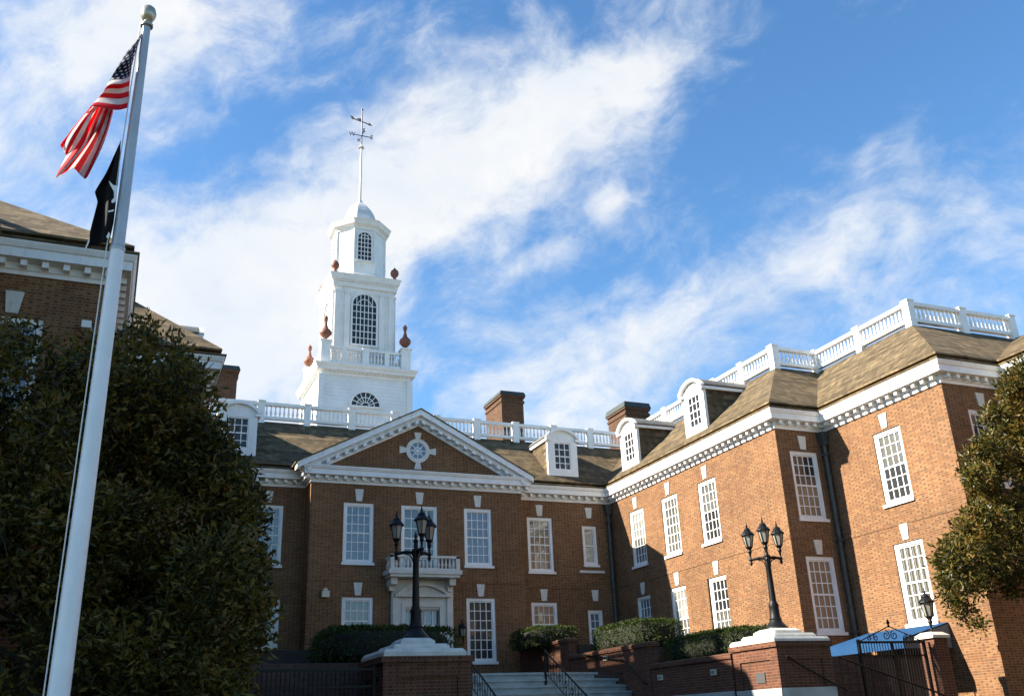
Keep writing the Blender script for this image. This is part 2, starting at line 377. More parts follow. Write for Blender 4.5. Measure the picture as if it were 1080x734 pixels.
def sweep(mb, path, prof, i0, i1):
    rings = [TOP if (o == -2.8) else offs(path, o) for o, z in prof]
    for i in range(i0, i1):
        for k in range(len(prof)-1):
            a, b = rings[k], rings[k+1]; za, zb = prof[k][1], prof[k+1][1]
            mb.quad((*a[i], za), (*a[i+1], za), (*b[i+1], zb), (*b[i], zb))
TOP = None
CORN = [(0.0, 11.66), (0.05, 11.66), (0.05, 11.75), (0.085, 11.78), (0.085, 11.935), (0.37, 11.955), (0.37, 12.17), (0.405, 12.19), (0.46, 12.30), (0.46, 12.335), (0.0, 12.36)]
EAVE = [(0.47, 12.34), (0.50, 12.37), (0.50, 12.40), (0.20, 12.51)]
ROOF = [(0.20, 12.53), (0.37, 12.55), (0.37, 12.61), (-2.8, 15.46)]
TOP = offs(ROOFP, -2.8)
TOP[0] = Vector((-8.2, 15.2)); TOP[1] = Vector((-8.2, 25.1)); TOP[2] = Vector((-4.86, 25.1)); TOP[3] = Vector((-4.86, 30.62))
TOP[9] = Vector((27.66, 25.05)); TOP[10] = Vector((33.0, 24.95)); TOP[11] = Vector((33.0, 4))
def modillions(mb, a, b, z0=11.80, z1=11.94, d0=0.08, d1=0.28, w=0.135, sp=0.41, skip=0.12):
    a = Vector(a); b = Vector(b); L = (b-a).length; d = (b-a)/L; n = Vector((d.y, -d.x)); cnt = max(1, int(round((L-2*skip)/sp)))
    for k in range(cnt+1):
        c = a+d*(skip+(L-2*skip)*k/cnt)
        p = [c-d*w/2+n*d0, c+d*w/2+n*d0, c+d*w/2+n*d1, c-d*w/2+n*d1]
        mb.prism_z([tuple(q) for q in p], z0, z1)
def wall(mb, a, b, z0, z1, holes=(), depth=0.14):
    """wall face from a to b (outward = right of travel) with real openings and reveals"""
    a = Vector(a); b = Vector(b); L = (b-a).length; d = (b-a)/L; n = Vector((d.y, -d.x))
    us = sorted({0.0, L, *[h[0] for h in holes], *[h[1] for h in holes]}); zs = sorted({z0, z1, *[h[2] for h in holes], *[h[3] for h in holes]})
    P = lambda u, z, k=0.0: (*(a+d*u-n*k), z)
    for i in range(len(us)-1):
        for j in range(len(zs)-1):
            um, zm = (us[i]+us[i+1])/2, (zs[j]+zs[j+1])/2
            if any(h[0] < um < h[1] and h[2] < zm < h[3] for h in holes): continue
            mb.quad(P(us[i], zs[j]), P(us[i+1], zs[j]), P(us[i+1], zs[j+1]), P(us[i], zs[j+1]))
    for u0_, u1_, h0, h1 in holes:
        mb.quad(P(u0_, h0), P(u0_, h1), P(u0_, h1, depth), P(u0_, h0, depth)); mb.quad(P(u1_, h0), P(u1_, h0, depth), P(u1_, h1, depth), P(u1_, h1))
        mb.quad(P(u0_, h1), P(u1_, h1), P(u1_, h1, depth), P(u0_, h1, depth)); mb.quad(P(u0_, h0), P(u0_, h0, depth), P(u1_, h0, depth), P(u1_, h0))

# windows: local x = width, -y = outwards, z up from the foot of the frame
WCACHE = {}
def window_meshes(w, h, nx, ny, key=True, fb=0.13):
    k = (w, h, nx, ny, fb)
    if k in WCACHE: return WCACHE[k]
    fr = MB(); y0, y1 = 0.045, 0.135
    fr.box(-w/2, -w/2+fb, y0, y1, 0, h).box(w/2-fb, w/2, y0, y1, 0, h).box(-w/2+fb, w/2-fb, y0, y1, h-fb, h).box(-w/2+fb, w/2-fb, y0, y1, 0, fb*0.75)
    sa = MB(); ix0, ix1, iz0, iz1 = -w/2+fb, w/2-fb, fb*0.75, h-fb; s = 0.045; ya, yb = 0.085, 0.125
    sa.box(ix0, ix0+s, ya, yb, iz0, iz1).box(ix1-s, ix1, ya, yb, iz0, iz1).box(ix0+s, ix1-s, ya, yb, iz1-s, iz1).box(ix0+s, ix1-s, ya, yb, iz0, iz0+s)
    mb_ = 0.034
    for i in range(1, nx):
        x = ix0+(ix1-ix0)*i/nx; sa.box(x-mb_/2, x+mb_/2, ya+0.012, yb-0.002, iz0+s, iz1-s)
    for j in range(1, ny):
        z = iz0+(iz1-iz0)*j/ny; t_ = 0.062 if (j*2 == ny) else mb_
        sa.box(ix0+s, ix1-s, ya+(0.004 if j*2 == ny else 0.016), yb-0.003, z-t_/2, z+t_/2)
    zm = (iz0+iz1)/2
    pn = MB().box(ix0+0.01, ix1-0.01, 0.122, 0.134, zm, iz1-0.01); pl = MB().box(ix0+0.01, ix1-0.01, 0.122, 0.134, iz0+0.01, zm-0.002)
    sl = MB().box(-w/2-0.05, w/2+0.05, -0.07, 0.14, -0.11, -0.002)
    ks = MB().prism_y([(-0.125, h+0.07), (0.125, h+0.07), (0.19, h+0.60), (-0.19, h+0.60)], -0.035, 0.06)
    ms = []
    for nm, b in (('window', fr), ('sash', sa), ('pane', pn), ('pane', pl), ('sill', sl), ('keystone', ks)):
        o = b.build(nm, WHITE); me = o.data; bpy.data.objects.remove(o); ms.append(me)
    WCACHE[k] = ms; return ms
def window(parent, x, y, z, rz, w, h, nx, ny, pane, key=True, sill=True):
    fr, sa, pn, pl, sl, ks = window_meshes(w, h, nx, ny)
    o = link('window', fr, parent, Vector((x, y, z))-Vector(parent.location), rz)
    link('sash', sa, o)
    pp = pane if isinstance(pane, tuple) else (pane, pane)
    for me_, mt_ in zip((pn, pl), pp): p = link('pane', me_, o); p.material_slots[0].link = 'OBJECT'; p.material_slots[0].material = mt_
    if sill: s = link('sill', sl, o)
    if key: k = link('keystone', ks, o); k.material_slots[0].link = 'OBJECT'; k.material_slots[0].material = TRIM
    return o
UP = (1.33, 2.57); UZ = 8.28

def baluster(mb, x, y, z0, z1, r=0.085):
    h = z1-z0; pr = [(0.6, 0), (0.6, .08), (0.5, .10), (0.95, .30), (0.85, .42), (0.45, .72), (0.5, .88), (0.62, .92), (0.62, 1)]
    mb.lathe([(r*a, z0+h*t) for a, t in pr], (x, y, 0), 6)
def balustrade(parent, pts, spacing=2.28, zb=15.44, zt=16.40, bal_sp=0.205, pw=0.16, ends=(True, True), split=None):
    """rail and balusters between posts along a polyline; posts are sub-parts"""
    mb = MB(); posts = []
    L0 = Vector(parent.location)
    for i in range(len(pts)-1):
        a, b = Vector(pts[i]), Vector(pts[i+1]); L = (b-a).length; d = (b-a)/L; n = Vector((d.y, -d.x)); k = max(1, int(round(L/spacing)))
        stops = [a+d*(L*j/k) for j in range(k+1)]
        for j, q in enumerate(stops):
            if j == k and i < len(pts)-2: continue
            posts.append(q)
        for (z0, z1, hw) in ((zb+0.13, zb+0.27, 0.10), (zt-0.15, zt, 0.125)):
            p = [a-n*hw, b-n*hw, b+n*hw, a+n*hw]; mb.prism_z([tuple(q) for q in p], z0, z1)
        for j in range(k):
            A = stops[j]+d*pw; B = stops[j+1]-d*pw; m = max(1, int(round((B-A).length/bal_sp)))
            for t in range(m):
                c = A+(B-A)*((t+0.5)/m); baluster(mb, c.x, c.y, zb+0.27, zt-0.17, 0.068)
    o = mb.build('balustrade', WHITE, parent, L0)
    for q in posts:
        p = MB().box(q.x-pw, q.x+pw, q.y-pw, q.y+pw, zb-0.10, zt+0.015).box(q.x-pw-0.03, q.x+pw+0.03, q.y-pw-0.03, q.y+pw+0.03, zt+0.016, zt+0.07)
        p.build('post', WHITE, o, L0)
    return o

def dormer(parent, x, y, z, rz):
    """arched dormer, local -y outwards"""
    M = Matrix.Translation(Vector((x, y, z))-Vector(parent.location)) @ Matrix.Rotation(rz, 4, 'Z')
    w, hs_, rise = 0.82, 1.92, 0.40
    rad = (w*w+rise*rise)/(2*rise); cz = hs_+rise-rad; a0 = math.asin(w/rad)
    arc = [(rad*math.sin(a), cz+rad*math.cos(a)) for a in [a0-2*a0*k/14 for k in range(15)]]     # right to left
    ww, wz0, wz1 = 0.45, 0.32, 1.72
    f = MB(); f.M = M                     # front built round the window opening
    f.box(-w, -ww, 0, 0.14, -0.25, hs_).box(ww, w, 0, 0.14, -0.25, hs_).box(-ww, ww, 0, 0.14, -0.25, wz0)
    f.prism_y([(w, hs_)]+arc[1:-1]+[(-w, hs_), (-ww, hs_), (-ww, wz1), (ww, wz1), (ww, hs_)], 0, 0.14)
    d = f.build('dormer', WHITE, parent)
    r2 = rad+0.13; hood = MB(); hood.M = M
    outer = [(r2*math.sin(a), cz+r2*math.cos(a)) for a in [a0*1.04-2*a0*1.04*k/14 for k in range(15)]]
    inner = [(rad*math.sin(a), cz+rad*math.cos(a)) for a in [a0*1.04-2*a0*1.04*k/14 for k in range(15)]]
    for k in range(14): hood.prism_y([outer[k], outer[k+1], inner[k+1], inner[k]], -0.16, 0.02)
    for s in (-1, 1):
        hood.box(min(s*(w-0.12), s*(w+0.11)), max(s*(w-0.12), s*(w+0.11)), -0.14, 0.0, hs_-0.15, hs_-0.02)
        hood.box(min(s*w, s*(w+0.10)), max(s*w, s*(w+0.10)), 0.02, 2.75, hs_-0.15, hs_-0.02)
    hood.build('hood', WHITE, d)
    rf = MB(); rf.M = M; r3 = rad+0.135
    o2 = [(r3*math.sin(a), cz+r3*math.cos(a)) for a in [a0*1.04-2*a0*1.04*k/14 for k in range(15)]]
    for k in range(14): rf.prism_y([o2[k], o2[k+1], inner[k+1], inner[k]], 0.021, 3.0)
    rf.build('dormer_roof', LEAD, d)
    for s in (-1, 1):
        c = MB(); c.M = M; c.box(min(s*w, s*(w-0.05)), max(s*w, s*(w-0.05)), 0.141, 2.9, -0.25, hs_-0.02); c.build('cheek', SHING, d)
    sa = MB(); sa.M = M
    sa.box(-ww, -ww+0.05, 0.03, 0.09, wz0, wz1).box(ww-0.05, ww, 0.03, 0.09, wz0, wz1).box(-ww+0.05, ww-0.05, 0.03, 0.09, wz1-0.05, wz1).box(-ww+0.05, ww-0.05, 0.03, 0.09, wz0, wz0+0.06)
    for i in (1, 2): X = -ww+2*ww*i/3; sa.box(X-0.02, X+0.02, 0.045, 0.085, wz0+0.06, wz1-0.05)
    for j in (1, 2, 3): Z = wz0+(wz1-wz0)*j/4; t_ = 0.03 if j == 2 else 0.018; sa.box(-ww+0.05, ww-0.05, 0.042, 0.083, Z-t_, Z+t_)
    sa.build('sash', WHITE, d)
    pn = MB(); pn.M = M; pn.box(-ww, ww, 0.086, 0.11, wz0, wz1); pn.build('pane', G_BLACK, d)
    return d

def block_skin(parent, i0, i1, ri0, ri1, walls):
    """cornice, eave, roof and walls of one block"""
    L0 = parent.location
    m = MB(); [wall(m, *w) for w in walls]; m.build('wall', BRICK, parent, L0)
    c = MB(); sweep(c, PATH, CORN, i0, i1)
    for i in range(i0, i1): modillions(c, PATH[i], PATH[i+1])
    c.build('cornice', WHITE, parent, L0)
    e = MB(); sweep(e, ROOFP, EAVE, ri0, ri1); e.build('gutter', SHING, parent, L0)
    r = MB(); sweep(r, ROOFP, ROOF, ri0, ri1); r.build('roof', SHING, parent, L0)
    b = MB()
    for i in range(i0, i1):
        a, q = Vector(PATH[i]), Vector(PATH[i+1]); L = (q-a).length; d = (q-a)/L; n = Vector((d.y, -d.x))
        if L < 1.5: continue
        p = [a+d*0.0, q, q+n*0.022, a+n*0.022]; b.prism_z([tuple(t) for t in p], 7.50, 7.64)
    b.build('belt_course', BRICK, parent, L0)

# ================================================================== THE SETTING
g = MB().quad((-400, -300, 0), (500, -300, 0), (500, 600, 0), (-400, 600, 0)).build('ground', LAWN); structure(g)
TZ = 3.2
g = MB().box(-3.0, 7.7, 24.3, 42, 0.004, TZ).box(16.95, 28.2, 24.3, 42, 0.004, TZ).box(7.7, 16.95, 30.6, 42, 0.004, TZ-0.004).build('terrace', PAVE); structure(g)
g = MB().box(17.2, 21.2, 29.8, 34.7, TZ, 3.95).box(17.2, 21.2, 34.7, 39.6, TZ, 4.45).box(3.4, 7.5, 29.8, 34.7, TZ, 3.95).build('planting_bed', SOIL); structure(g)
st = MB()
NS = 15; ris = TZ/NS
for k in range(NS):
    z1 = TZ-ris*k; R_ = 9.5+0.32*k; cy = 30.0+9.5; hw = 4.41
    arc = []
    for t in range(25):
        x = -hw+2*hw*t/24; arc.append((Y_AX+x, cy-math.sqrt(R_*R_-x*x)))
    poly = arc+[(Y_AX+hw, 31.2), (Y_AX-hw, 31.2)]
    st.prism_z(poly, z1-ris-0.01 if k < NS-1 else 0.004, z1)
    lip = [(x, y) for x, y in arc]+[(x, y-0.06) for x, y in reversed(arc)]
    st.prism_z(lip, z1-0.075, z1-0.002)
g = st.build('steps', STEP); structure(g)

# ================================================================== MAIN BLOCK
MAINB = thing('brick_building', (Y_AX, YP, TZ), 'central brick block with white pediment and a white steeple, in shade', 'building')
L0 = MAINB.location
mw = MB()
hw1 = UP[0]/2
def hol(cx, x0, z, w=UP[0], h=UP[1]): return (cx-w/2-x0, cx+w/2-x0, z, z+h)
PW = [9.60, 15.11]
ph = [hol(9.60, PX0, UZ), hol(15.11, PX0, UZ), hol(12.34, PX0, 8.0, 1.67, 2.85), hol(9.63, PX0, 4.95, 1.33, 1.90), hol(15.16, PX0, 4.20, 1.36, 2.67), (11.62-PX0, 13.24-PX0, TZ, 6.36)]
wall(mw, PATH[7], PATH[8], 0, 12.30, ph)
wall(mw, PATH[6], PATH[7], 0, 11.70); wall(mw, PATH[8], PATH[9], 0, 11.70)
rh = [hol(18.73, PX1, UZ), (20.985-PX1, 21.765-PX1, 8.66, 10.54), hol(18.77, PX1, 4.95, 1.33, 1.92), (21.02-PX1, 21.80-PX1, 4.9, 6.54)]
wall(mw, PATH[9], PATH[10], 0, 11.70, rh)
lh = [hol(5.90, LXA, UZ), hol(6.0-3.0, LXA, UZ), hol(5.95, LXA, 4.20, 1.33, 2.67)]
wall(mw, PATH[5], PATH[6], 0, 11.70, lh)
# tympanum
XC, SL, ZAP = 12.27, 0.514, 15.21
zt = lambda x: ZAP-SL*abs(x-XC)
mw.prism_y([(PX0, 12.31), (PX1, 12.31), (PX1, zt(PX1)-0.1), (XC, ZAP-0.1), (PX0, zt(PX0)-0.1)], YP, YP+0.3)
mw.build('wall', BRICK, MAINB, L0)
c = MB(); sweep(c, PATH, CORN, 5, 10)
for i in range(5, 10): modillions(c, PATH[i], PATH[i+1], skip=0.12 if i != 7 else -0.2)
c.build('cornice', WHITE, MAINB, L0)
pd = MB()                                   # raking cornice
for s in (-1, 1):
    for (dz0, dz1, ya, yb, xe) in ((-0.27, 0.0, 39.50, 40.02, 5.50), (-0.45, -0.272, 39.72, 40.015, 5.2), (-0.68, -0.452, 39.90, 40.01, 4.95)):
        xa, xb = XC, XC+s*xe
        pd.prism_y([(xa, zt(xa)+dz0), (xb, zt(xb)+dz0), (xb, zt(xb)+dz1), (xa, zt(xa)+dz1)], ya, yb)
    for k in range(13):
        x = XC+s*(0.16+0.40*k); w = 0.075
        pd.prism_y([(x-w, zt(x-w)-0.60), (x+w, zt(x+w)-0.60), (x+w, zt(x+w)-0.452), (x-w, zt(x-w)-0.452)], 39.56, 39.90)
pd.build('pediment', WHITE, MAINB, L0)
gr = MB()
for s in (-1, 1):
    xb = XC+s*5.58
    gr.prism_y([(XC, ZAP+0.003), (xb, zt(xb)+0.003), (xb, zt(xb)+0.055), (XC, ZAP+0.055)], 39.46, 44.2)
e = MB(); sweep(e, ROOFP, EAVE, 5, 6); e.build('gutter', SHING, MAINB, L0)
sweep(gr, ROOFP, ROOF, 5, 6)
rf = gr.build('roof', SHING, MAINB, L0)
MB().box(-0.9, 25.5, 43.98, 62, 15.30, 15.45).build('roof_deck', DECK, MAINB, L0)
MB().box(-10, 35, 61.5, 62, 0, 15.4).build('rear_wall', BRICK, MAINB, L0)
b = MB()
for i in (5, 7, 9):
    a, q = PATH[i], PATH[i+1]; b.box(a[0], q[0], a[1]-0.022, a[1], 7.50, 7.64)
b.build('belt_course', BRICK, MAINB, L0)
# windows
window(MAINB, 9.60, YP, UZ, 0, *UP, 4, 6, G_SKY); window(MAINB, 15.11, YP, UZ, 0, *UP, 4, 6, G_SKY)
window(MAINB, 12.34, YP, 8.0, 0, 1.67, 2.85, 4, 6, G_GREEN)
window(MAINB, 9.63, YP, 4.95, 0, 1.33, 1.90, 4, 4, G_GREEN); window(MAINB, 15.16, YP, 4.20, 0, 1.36, 2.67, 4, 6, G_DARK)
window(MAINB, 18.73, YR, UZ, 0, *UP, 4, 6, G_TAN); window(MAINB, 21.375, YR, 8.66, 0, 0.78, 1.88, 1, 2, G_BLIND)
MB().box(20.70, 22.03, YR-0.08, YR+0.02, 8.26, 8.38).build('stone_ledge', TRIM, MAINB, L0)
MB().prism_y([(21.27, 10.92), (21.52, 10.92), (21.58, 11.44), (21.20, 11.44)], YR-0.035, YR+0.02).build('keystone', TRIM, MAINB, L0)
MB().prism_y([(21.33, 6.96), (21.58, 6.96), (21.64, 7.47), (21.27, 7.47)], YR-0.035, YR+0.02).build('keystone', TRIM, MAINB, L0)
for o in [o for o in MAINB.children if o.name.startswith('window') and abs(o.location.x+L0.x-21.375) < 0.1]:
    for ch in list(o.children):
        if ch.name.startswith('keystone'): bpy.data.objects.remove(ch)
window(MAINB, 18.77, YR, 4.95, 0, 1.33, 1.92, 4, 4, G_TAN); window(MAINB, 21.41, YR, 4.9, 0, 0.78, 1.64, 2, 4, G_SKY, key=False)
window(MAINB, 5.90, YR, UZ, 0, *UP, 4, 6, G_SKY); window(MAINB, 3.0, YR, UZ, 0, *UP, 4, 6, G_SKY); window(MAINB, 5.95, YR, 4.20, 0, 1.33, 2.67, 4, 6, G_GREEN)
# round window with four keys
oc = MB()
def ring_y(mb, cx, cz, r0, r1, y0, y1, n=28, a0=0.0, a1=2*math.pi):
    for k in range(n):
        a, b_ = a0+(a1-a0)*k/n, a0+(a1-a0)*(k+1)/n
        mb.prism_y([(cx+r0*math.cos(a), cz+r0*math.sin(a)), (cx+r1*math.cos(a), cz+r1*math.sin(a)), (cx+r1*math.cos(b_), cz+r1*math.sin(b_)), (cx+r0*math.cos(b_), cz+r0*math.sin(b_))], y0, y1)
OX, OZ = 12.26, 13.37
ring_y(oc, OX, OZ, 0.37, 0.56, YP-0.06, YP+0.02)
for k in range(4):
    a = k*math.pi/2; ca, sa_ = math.cos(a), math.sin(a)
    oc.prism_y([(OX+ca*r-sa_*t, OZ+sa_*r+ca*t) for r, t in ((0.55, -0.10), (0.86, -0.17), (0.86, 0.17), (0.55, 0.10))], YP-0.05, YP+0.02)
ow = oc.build('round_window', TRIM, MAINB, L0)
mu = MB()
for k in range(4):
    a = k*math.pi/4; ca, sa_ = math.cos(a), math.sin(a)
    mu.prism_y([(OX+ca*r-sa_*t, OZ+sa_*r+ca*t) for r, t in ((-0.38, -0.018), (0.38, -0.018), (0.38, 0.018), (-0.38, 0.018))], YP-0.03-0.001*k, YP-0.012)
ring_y(mu, OX, OZ, 0.15, 0.185, YP-0.026, YP-0.0115, 20)
mu.build('muntin', WHITE, ow, L0)
MB().prism_y([(OX+0.375*math.cos(k*math.pi/14), OZ+0.375*math.sin(k*math.pi/14)) for k in range(28)], YP-0.012, YP-0.004).build('pane', G_SKY, ow, L0)
# door surround
ds = MB(); y0 = YP-0.12
ds.box(11.06, 11.62, y0, YP, TZ, 6.85).box(13.24, 13.82, y0, YP, TZ, 6.85).box(11.62, 13.24, y0, YP, 6.36, 6.85)
ds.box(11.50, 11.66, y0-0.06, y0, TZ, 6.45).box(13.20, 13.36, y0-0.06, y0, TZ, 6.45).box(11.50, 13.36, y0-0.06, y0, 6.451, 6.60)
ds.box(11.06, 13.82, y0-0.03, YP, 6.852, 7.58)
ring_y(ds, 12.44, 5.72, 1.60, 1.74, y0-0.22, y0-0.031, 16, R(46), R(134)); ds.box(11.18, 13.70, y0-0.20, y0-0.032, 6.86, 6.98)
ds.box(11.10, 11.36, y0-0.09, y0-0.001, TZ, 6.84).box(13.52, 13.78, y0-0.09, y0-0.001, TZ, 6.84)
dsur = ds.build('door_surround', TRIM, MAINB, L0)
MB().box(11.62, 13.24, YP+0.05, YP+0.10, TZ, 5.58).build('door', WOOD, dsur, L0)
tf = MB().box(11.62, 13.24, YP+0.02, YP+0.08, 5.60, 5.72).box(11.62, 13.24, YP+0.02, YP+0.08, 6.30, 6.36)
for k in range(6): x = 11.62+1.62*k/5; tf.box(max(11.62, x-0.025), min(13.24, x+0.025), YP+0.03, YP+0.07, 5.721, 6.299)
tf.build('transom_frame', WHITE, dsur, L0)
MB().box(11.63, 13.23, YP+0.075, YP+0.09, 5.72, 6.30).build('pane', G_SKY, dsur, L0)
# balcony
bl = MB().box(10.70, 13.95, 38.98, YP, 7.72, 7.90).box(10.78, 13.87, 39.05, YP, 7.60, 7.719)
for x in (11.0, 13.6): bl.prism_y([(x-0.14, 7.6), (x+0.14, 7.6), (x+0.14, 7.3), (x-0.14, 7.3)], 39.25, YP).prism_y([(x-0.12, 7.299), (x+0.12, 7.299), (x+0.10, 7.08), (x-0.10, 7.08)], 39.6, YP-0.13)
bal = bl.build('balcony', TRIM, MAINB, L0)
rl = MB().box(10.78, 13.87, 39.03, 39.19, 8.40, 8.50).box(10.80, 13.85, 39.05, 39.17, 7.901, 7.97)
for s, x in ((0, 10.78), (1, 13.70)):
    rl.box(x, x+0.17, 39.03, 39.20, 7.901, 8.52).box(x+0.02, x+0.15, 39.20, YP, 8.40, 8.50).box(x+0.02, x+0.15, 39.20, YP, 7.901, 7.97)
    for k in range(3): baluster(rl, x+0.085, 39.42+0.2*k, 7.97, 8.40, 0.07)
for k in range(16): baluster(rl, 11.05+2.54*k/15, 39.11, 7.97, 8.40, 0.07)
rl.build('balcony_railing', TRIM, bal, L0)
# roof furniture
ins = TOP
balustrade(MAINB, [tuple(ins[5]), tuple(ins[6])], 2.28)
dormer(MAINB, 20.20, 41.25, 12.98, 0); dormer(MAINB, 4.42, 41.25, 12.98, 0)
def chimney(parent, x0, x1, y0, y1, z1, cap=0.22):
    L = parent.location
    m = MB().box(x0, x1, y0, y1, 15.3, z1).box(x0-0.05, x1+0.05, y0-0.05, y1+0.05, z1-0.42, z1-0.28).box(x0-0.08, x1+0.08, y0-0.08, y1+0.08, z1-0.12, z1-0.002)
    o = m.build('chimney', BRICKD, parent, L)
    MB().frustum((x0+x1)/2, (y0+y1)/2, z1, z1+cap, (x1-x0)/2+0.12, (y1-y0)/2+0.12, (x1-x0)/2+0.05, (y1-y0)/2+0.05).build('chimney_cap', COPPER, o, L)
chimney(MAINB, 18.75, 20.05, 45.5, 47.9, 18.55); chimney(MAINB, 3.35, 4.66, 45.5, 47.9, 18.45)

# ------------------------------------------------------------------ steeple
TX, TY = 12.36, 53.1
h1 = 2.6
tw = MB().box(TX-h1, TX+h1, TY-h1, TY+h1, 15.3, 20.72)
for sx in (-1, 1):
    for sy in (-1, 1): tw.box(TX+sx*h1-0.16, TX+sx*h1+0.16, TY+sy*h1-0.16, TY+sy*h1+0.16, 15.3, 20.60)
tower = tw.build('steeple', CLAP, MAINB, L0)
def sq_cornice(mb, h, prof, dent=None):
    for (o, z), (o2, z2) in zip(prof[:-1], prof[1:]):
        a = [(TX+sx*(h+o), TY+sy*(h+o), z) for sx, sy in ((-1, -1), (1, -1), (1, 1), (-1, 1))]
        q = [(TX+sx*(h+o2), TY+sy*(h+o2), z2) for sx, sy in ((-1, -1), (1, -1), (1, 1), (-1, 1))]
        for k in range(4): mb.quad(a[k], a[(k+1) % 4], q[(k+1) % 4], q[k])
    if dent:
        z0, z1, d0, d1, n, w = dent
        for k in range(n):
            t = -h+0.1+(2*h-0.2)*k/(n-1)
            mb.box(TX+t-w/2, TX+t+w/2, TY-h-d1, TY-h-d0, z0, z1); mb.box(TX-h-d1, TX-h-d0, TY+t-w/2, TY+t+w/2, z0, z1); mb.box(TX+h+d0, TX+h+d1, TY+t-w/2, TY+t+w/2, z0, z1)
c = MB(); sq_cornice(c, h1, [(0, 20.60), (0.05, 20.60), (0.07, 20.78), (0.30, 20.86), (0.32, 20.98), (0.40, 21.10), (0.44, 21.22), (0, 21.34), (-1.5, 21.36)], (20.76, 20.86, 0.06, 0.18, 22, 0.11))
c.build('tower_cornice', WHITE, tower, L0)
h2 = 1.86
m2 = MB().box(TX-h2, TX+h2, TY-h2, TY+h2, 21.3, 26.75)
for sx in (-1, 1):
    for e in (0.0, 0.60):   # pilasters on the faces
        x = TX+sx*(h2-0.20-e)
        m2.box(x-0.16, x+0.16, TY-h2-0.09, TY-h2, 22.45, 26.20).box(x-0.20, x+0.20, TY-h2-0.12, TY-h2, 26.201, 26.36)
        for s2 in (-1, 1):
            xx = (TX+s2*h2-0.09, TX+s2*h2) if s2 < 0 else (TX+s2*h2, TX+s2*h2+0.09); y = TY+sx*(h2-0.20-e)
            m2.box(*xx, y-0.16, y+0.16, 22.45, 26.20); m2.box(xx[0]-(0.03 if s2 < 0 else 0), xx[1]+(0.03 if s2 > 0 else 0), y-0.20, y+0.20, 26.201, 26.36)
sq = [(0, 22.2), (0.10, 22.25), (0.10, 22.44), (0, 22.47)]
sq_cornice(m2, h2, sq); m2.build('belfry', WHITE, tower, L0)
c = MB(); sq_cornice(c, h2, [(0, 26.62), (0.12, 26.62), (0.12, 26.80), (0.16, 26.98), (0.26, 27.06), (0.30, 27.22), (0.36, 27.40), (0, 27.52), (-0.8, 27.56)], (26.90, 27.02, 0.10, 0.22, 26, 0.07))
c.build('belfry_cornice', WHITE, tower, L0)
a8 = R(22.5)
def octo(mb, prof): mb.lathe([(r/math.cos(a8), z) for r, z in prof], (TX, TY, 0), 8, a8)
m3 = MB(); octo(m3, [(1.62, 27.45), (1.62, 27.85), (1.52, 27.90), (1.52, 31.10)])
for k in range(8):
    a = a8+k*math.pi/4; r = 1.50/math.cos(a8); m3.tube([(TX+r*math.cos(a), TY+r*math.sin(a), 27.9), (TX+r*math.cos(a), TY+r*math.sin(a), 31.08)], 0.10, 6)
m3.build('lantern_stage', WHITE, tower, L0)
c = MB(); octo(c, [(1.45, 30.90), (1.58, 30.92), (1.60, 31.08), (1.80, 31.20), (1.84, 31.36), (1.92, 31.52), (1.15, 31.74)]); c.build('lantern_cornice', WHITE, tower, L0)
c = MB(); octo(c, [(1.02, 31.70), (1.04, 31.95), (0.98, 32.35), (0.86, 32.75), (0.68, 33.10), (0.44, 33.42), (0.22, 33.62), (0.13, 33.80), (0.10, 33.9)]); c.build('dome', simple('dome_sheet', (0.55, 0.57, 0.58), 0.55, var=0.12), tower, L0)
c = MB(); c.tube([(TX, TY, 33.85), (TX, TY, 38.0)], [0.085, 0.06], 10).lathe([(0.07, 0), (0.20, 0.05), (0.16, 0.12), (0.10, 0.2), (0.05, 0.28)], (TX, TY, 37.9), 12)
c.build('spire_rod', simple('spire_paint', (0.60, 0.58, 0.52), 0.5), tower, L0)
v = MB(); v.tube([(TX, TY, 38.1), (TX, TY, 41.0)], [0.05, 0.035], 8).lathe([(0.0, 0), (0.07, 0.05), (0.07, 0.12), (0.0, 0.18)], (TX, TY, 40.95), 8)
v.tube([(TX-0.62, TY, 38.92), (TX+0.66, TY, 38.92)], 0.03, 6).tube([(TX, TY-0.6, 38.92), (TX, TY+0.6, 38.92)], 0.03, 6)
dv = Vector((0.78, -0.45, -0.0)).normalized(); P0 = Vector((TX, TY, 40.05))
pa = lambda s, z: P0+dv*s+Vector((0, 0, z))
v.tube([pa(-0.75, 0.42), pa(0.60, -0.34)], 0.04, 6)
pv = Vector((-dv.y, dv.x, 0))*0.02
def plate(mb, pts):
    A = [pa(s, z)+pv for s, z in pts]; B = [pa(s, z)-pv for s, z in pts]; n = len(A)
    mb.add(A+B, [tuple(range(n)), tuple(range(2*n-1, n-1, -1))]+[(i, (i+1) % n, (i+1) % n+n, i+n) for i in range(n)])
plate(v, [(-0.85, 0.62), (-0.62, 0.50), (-0.52, 0.28), (-0.70, 0.30)]); plate(v, [(0.42, -0.34), (0.72, -0.44), (0.52, -0.16)]); plate(v, [(-0.35, 0.32), (-0.1, 0.28), (0.05, 0.02), (-0.25, 0.08)])
vane = v.build('weathervane', GOLD, tower, L0)
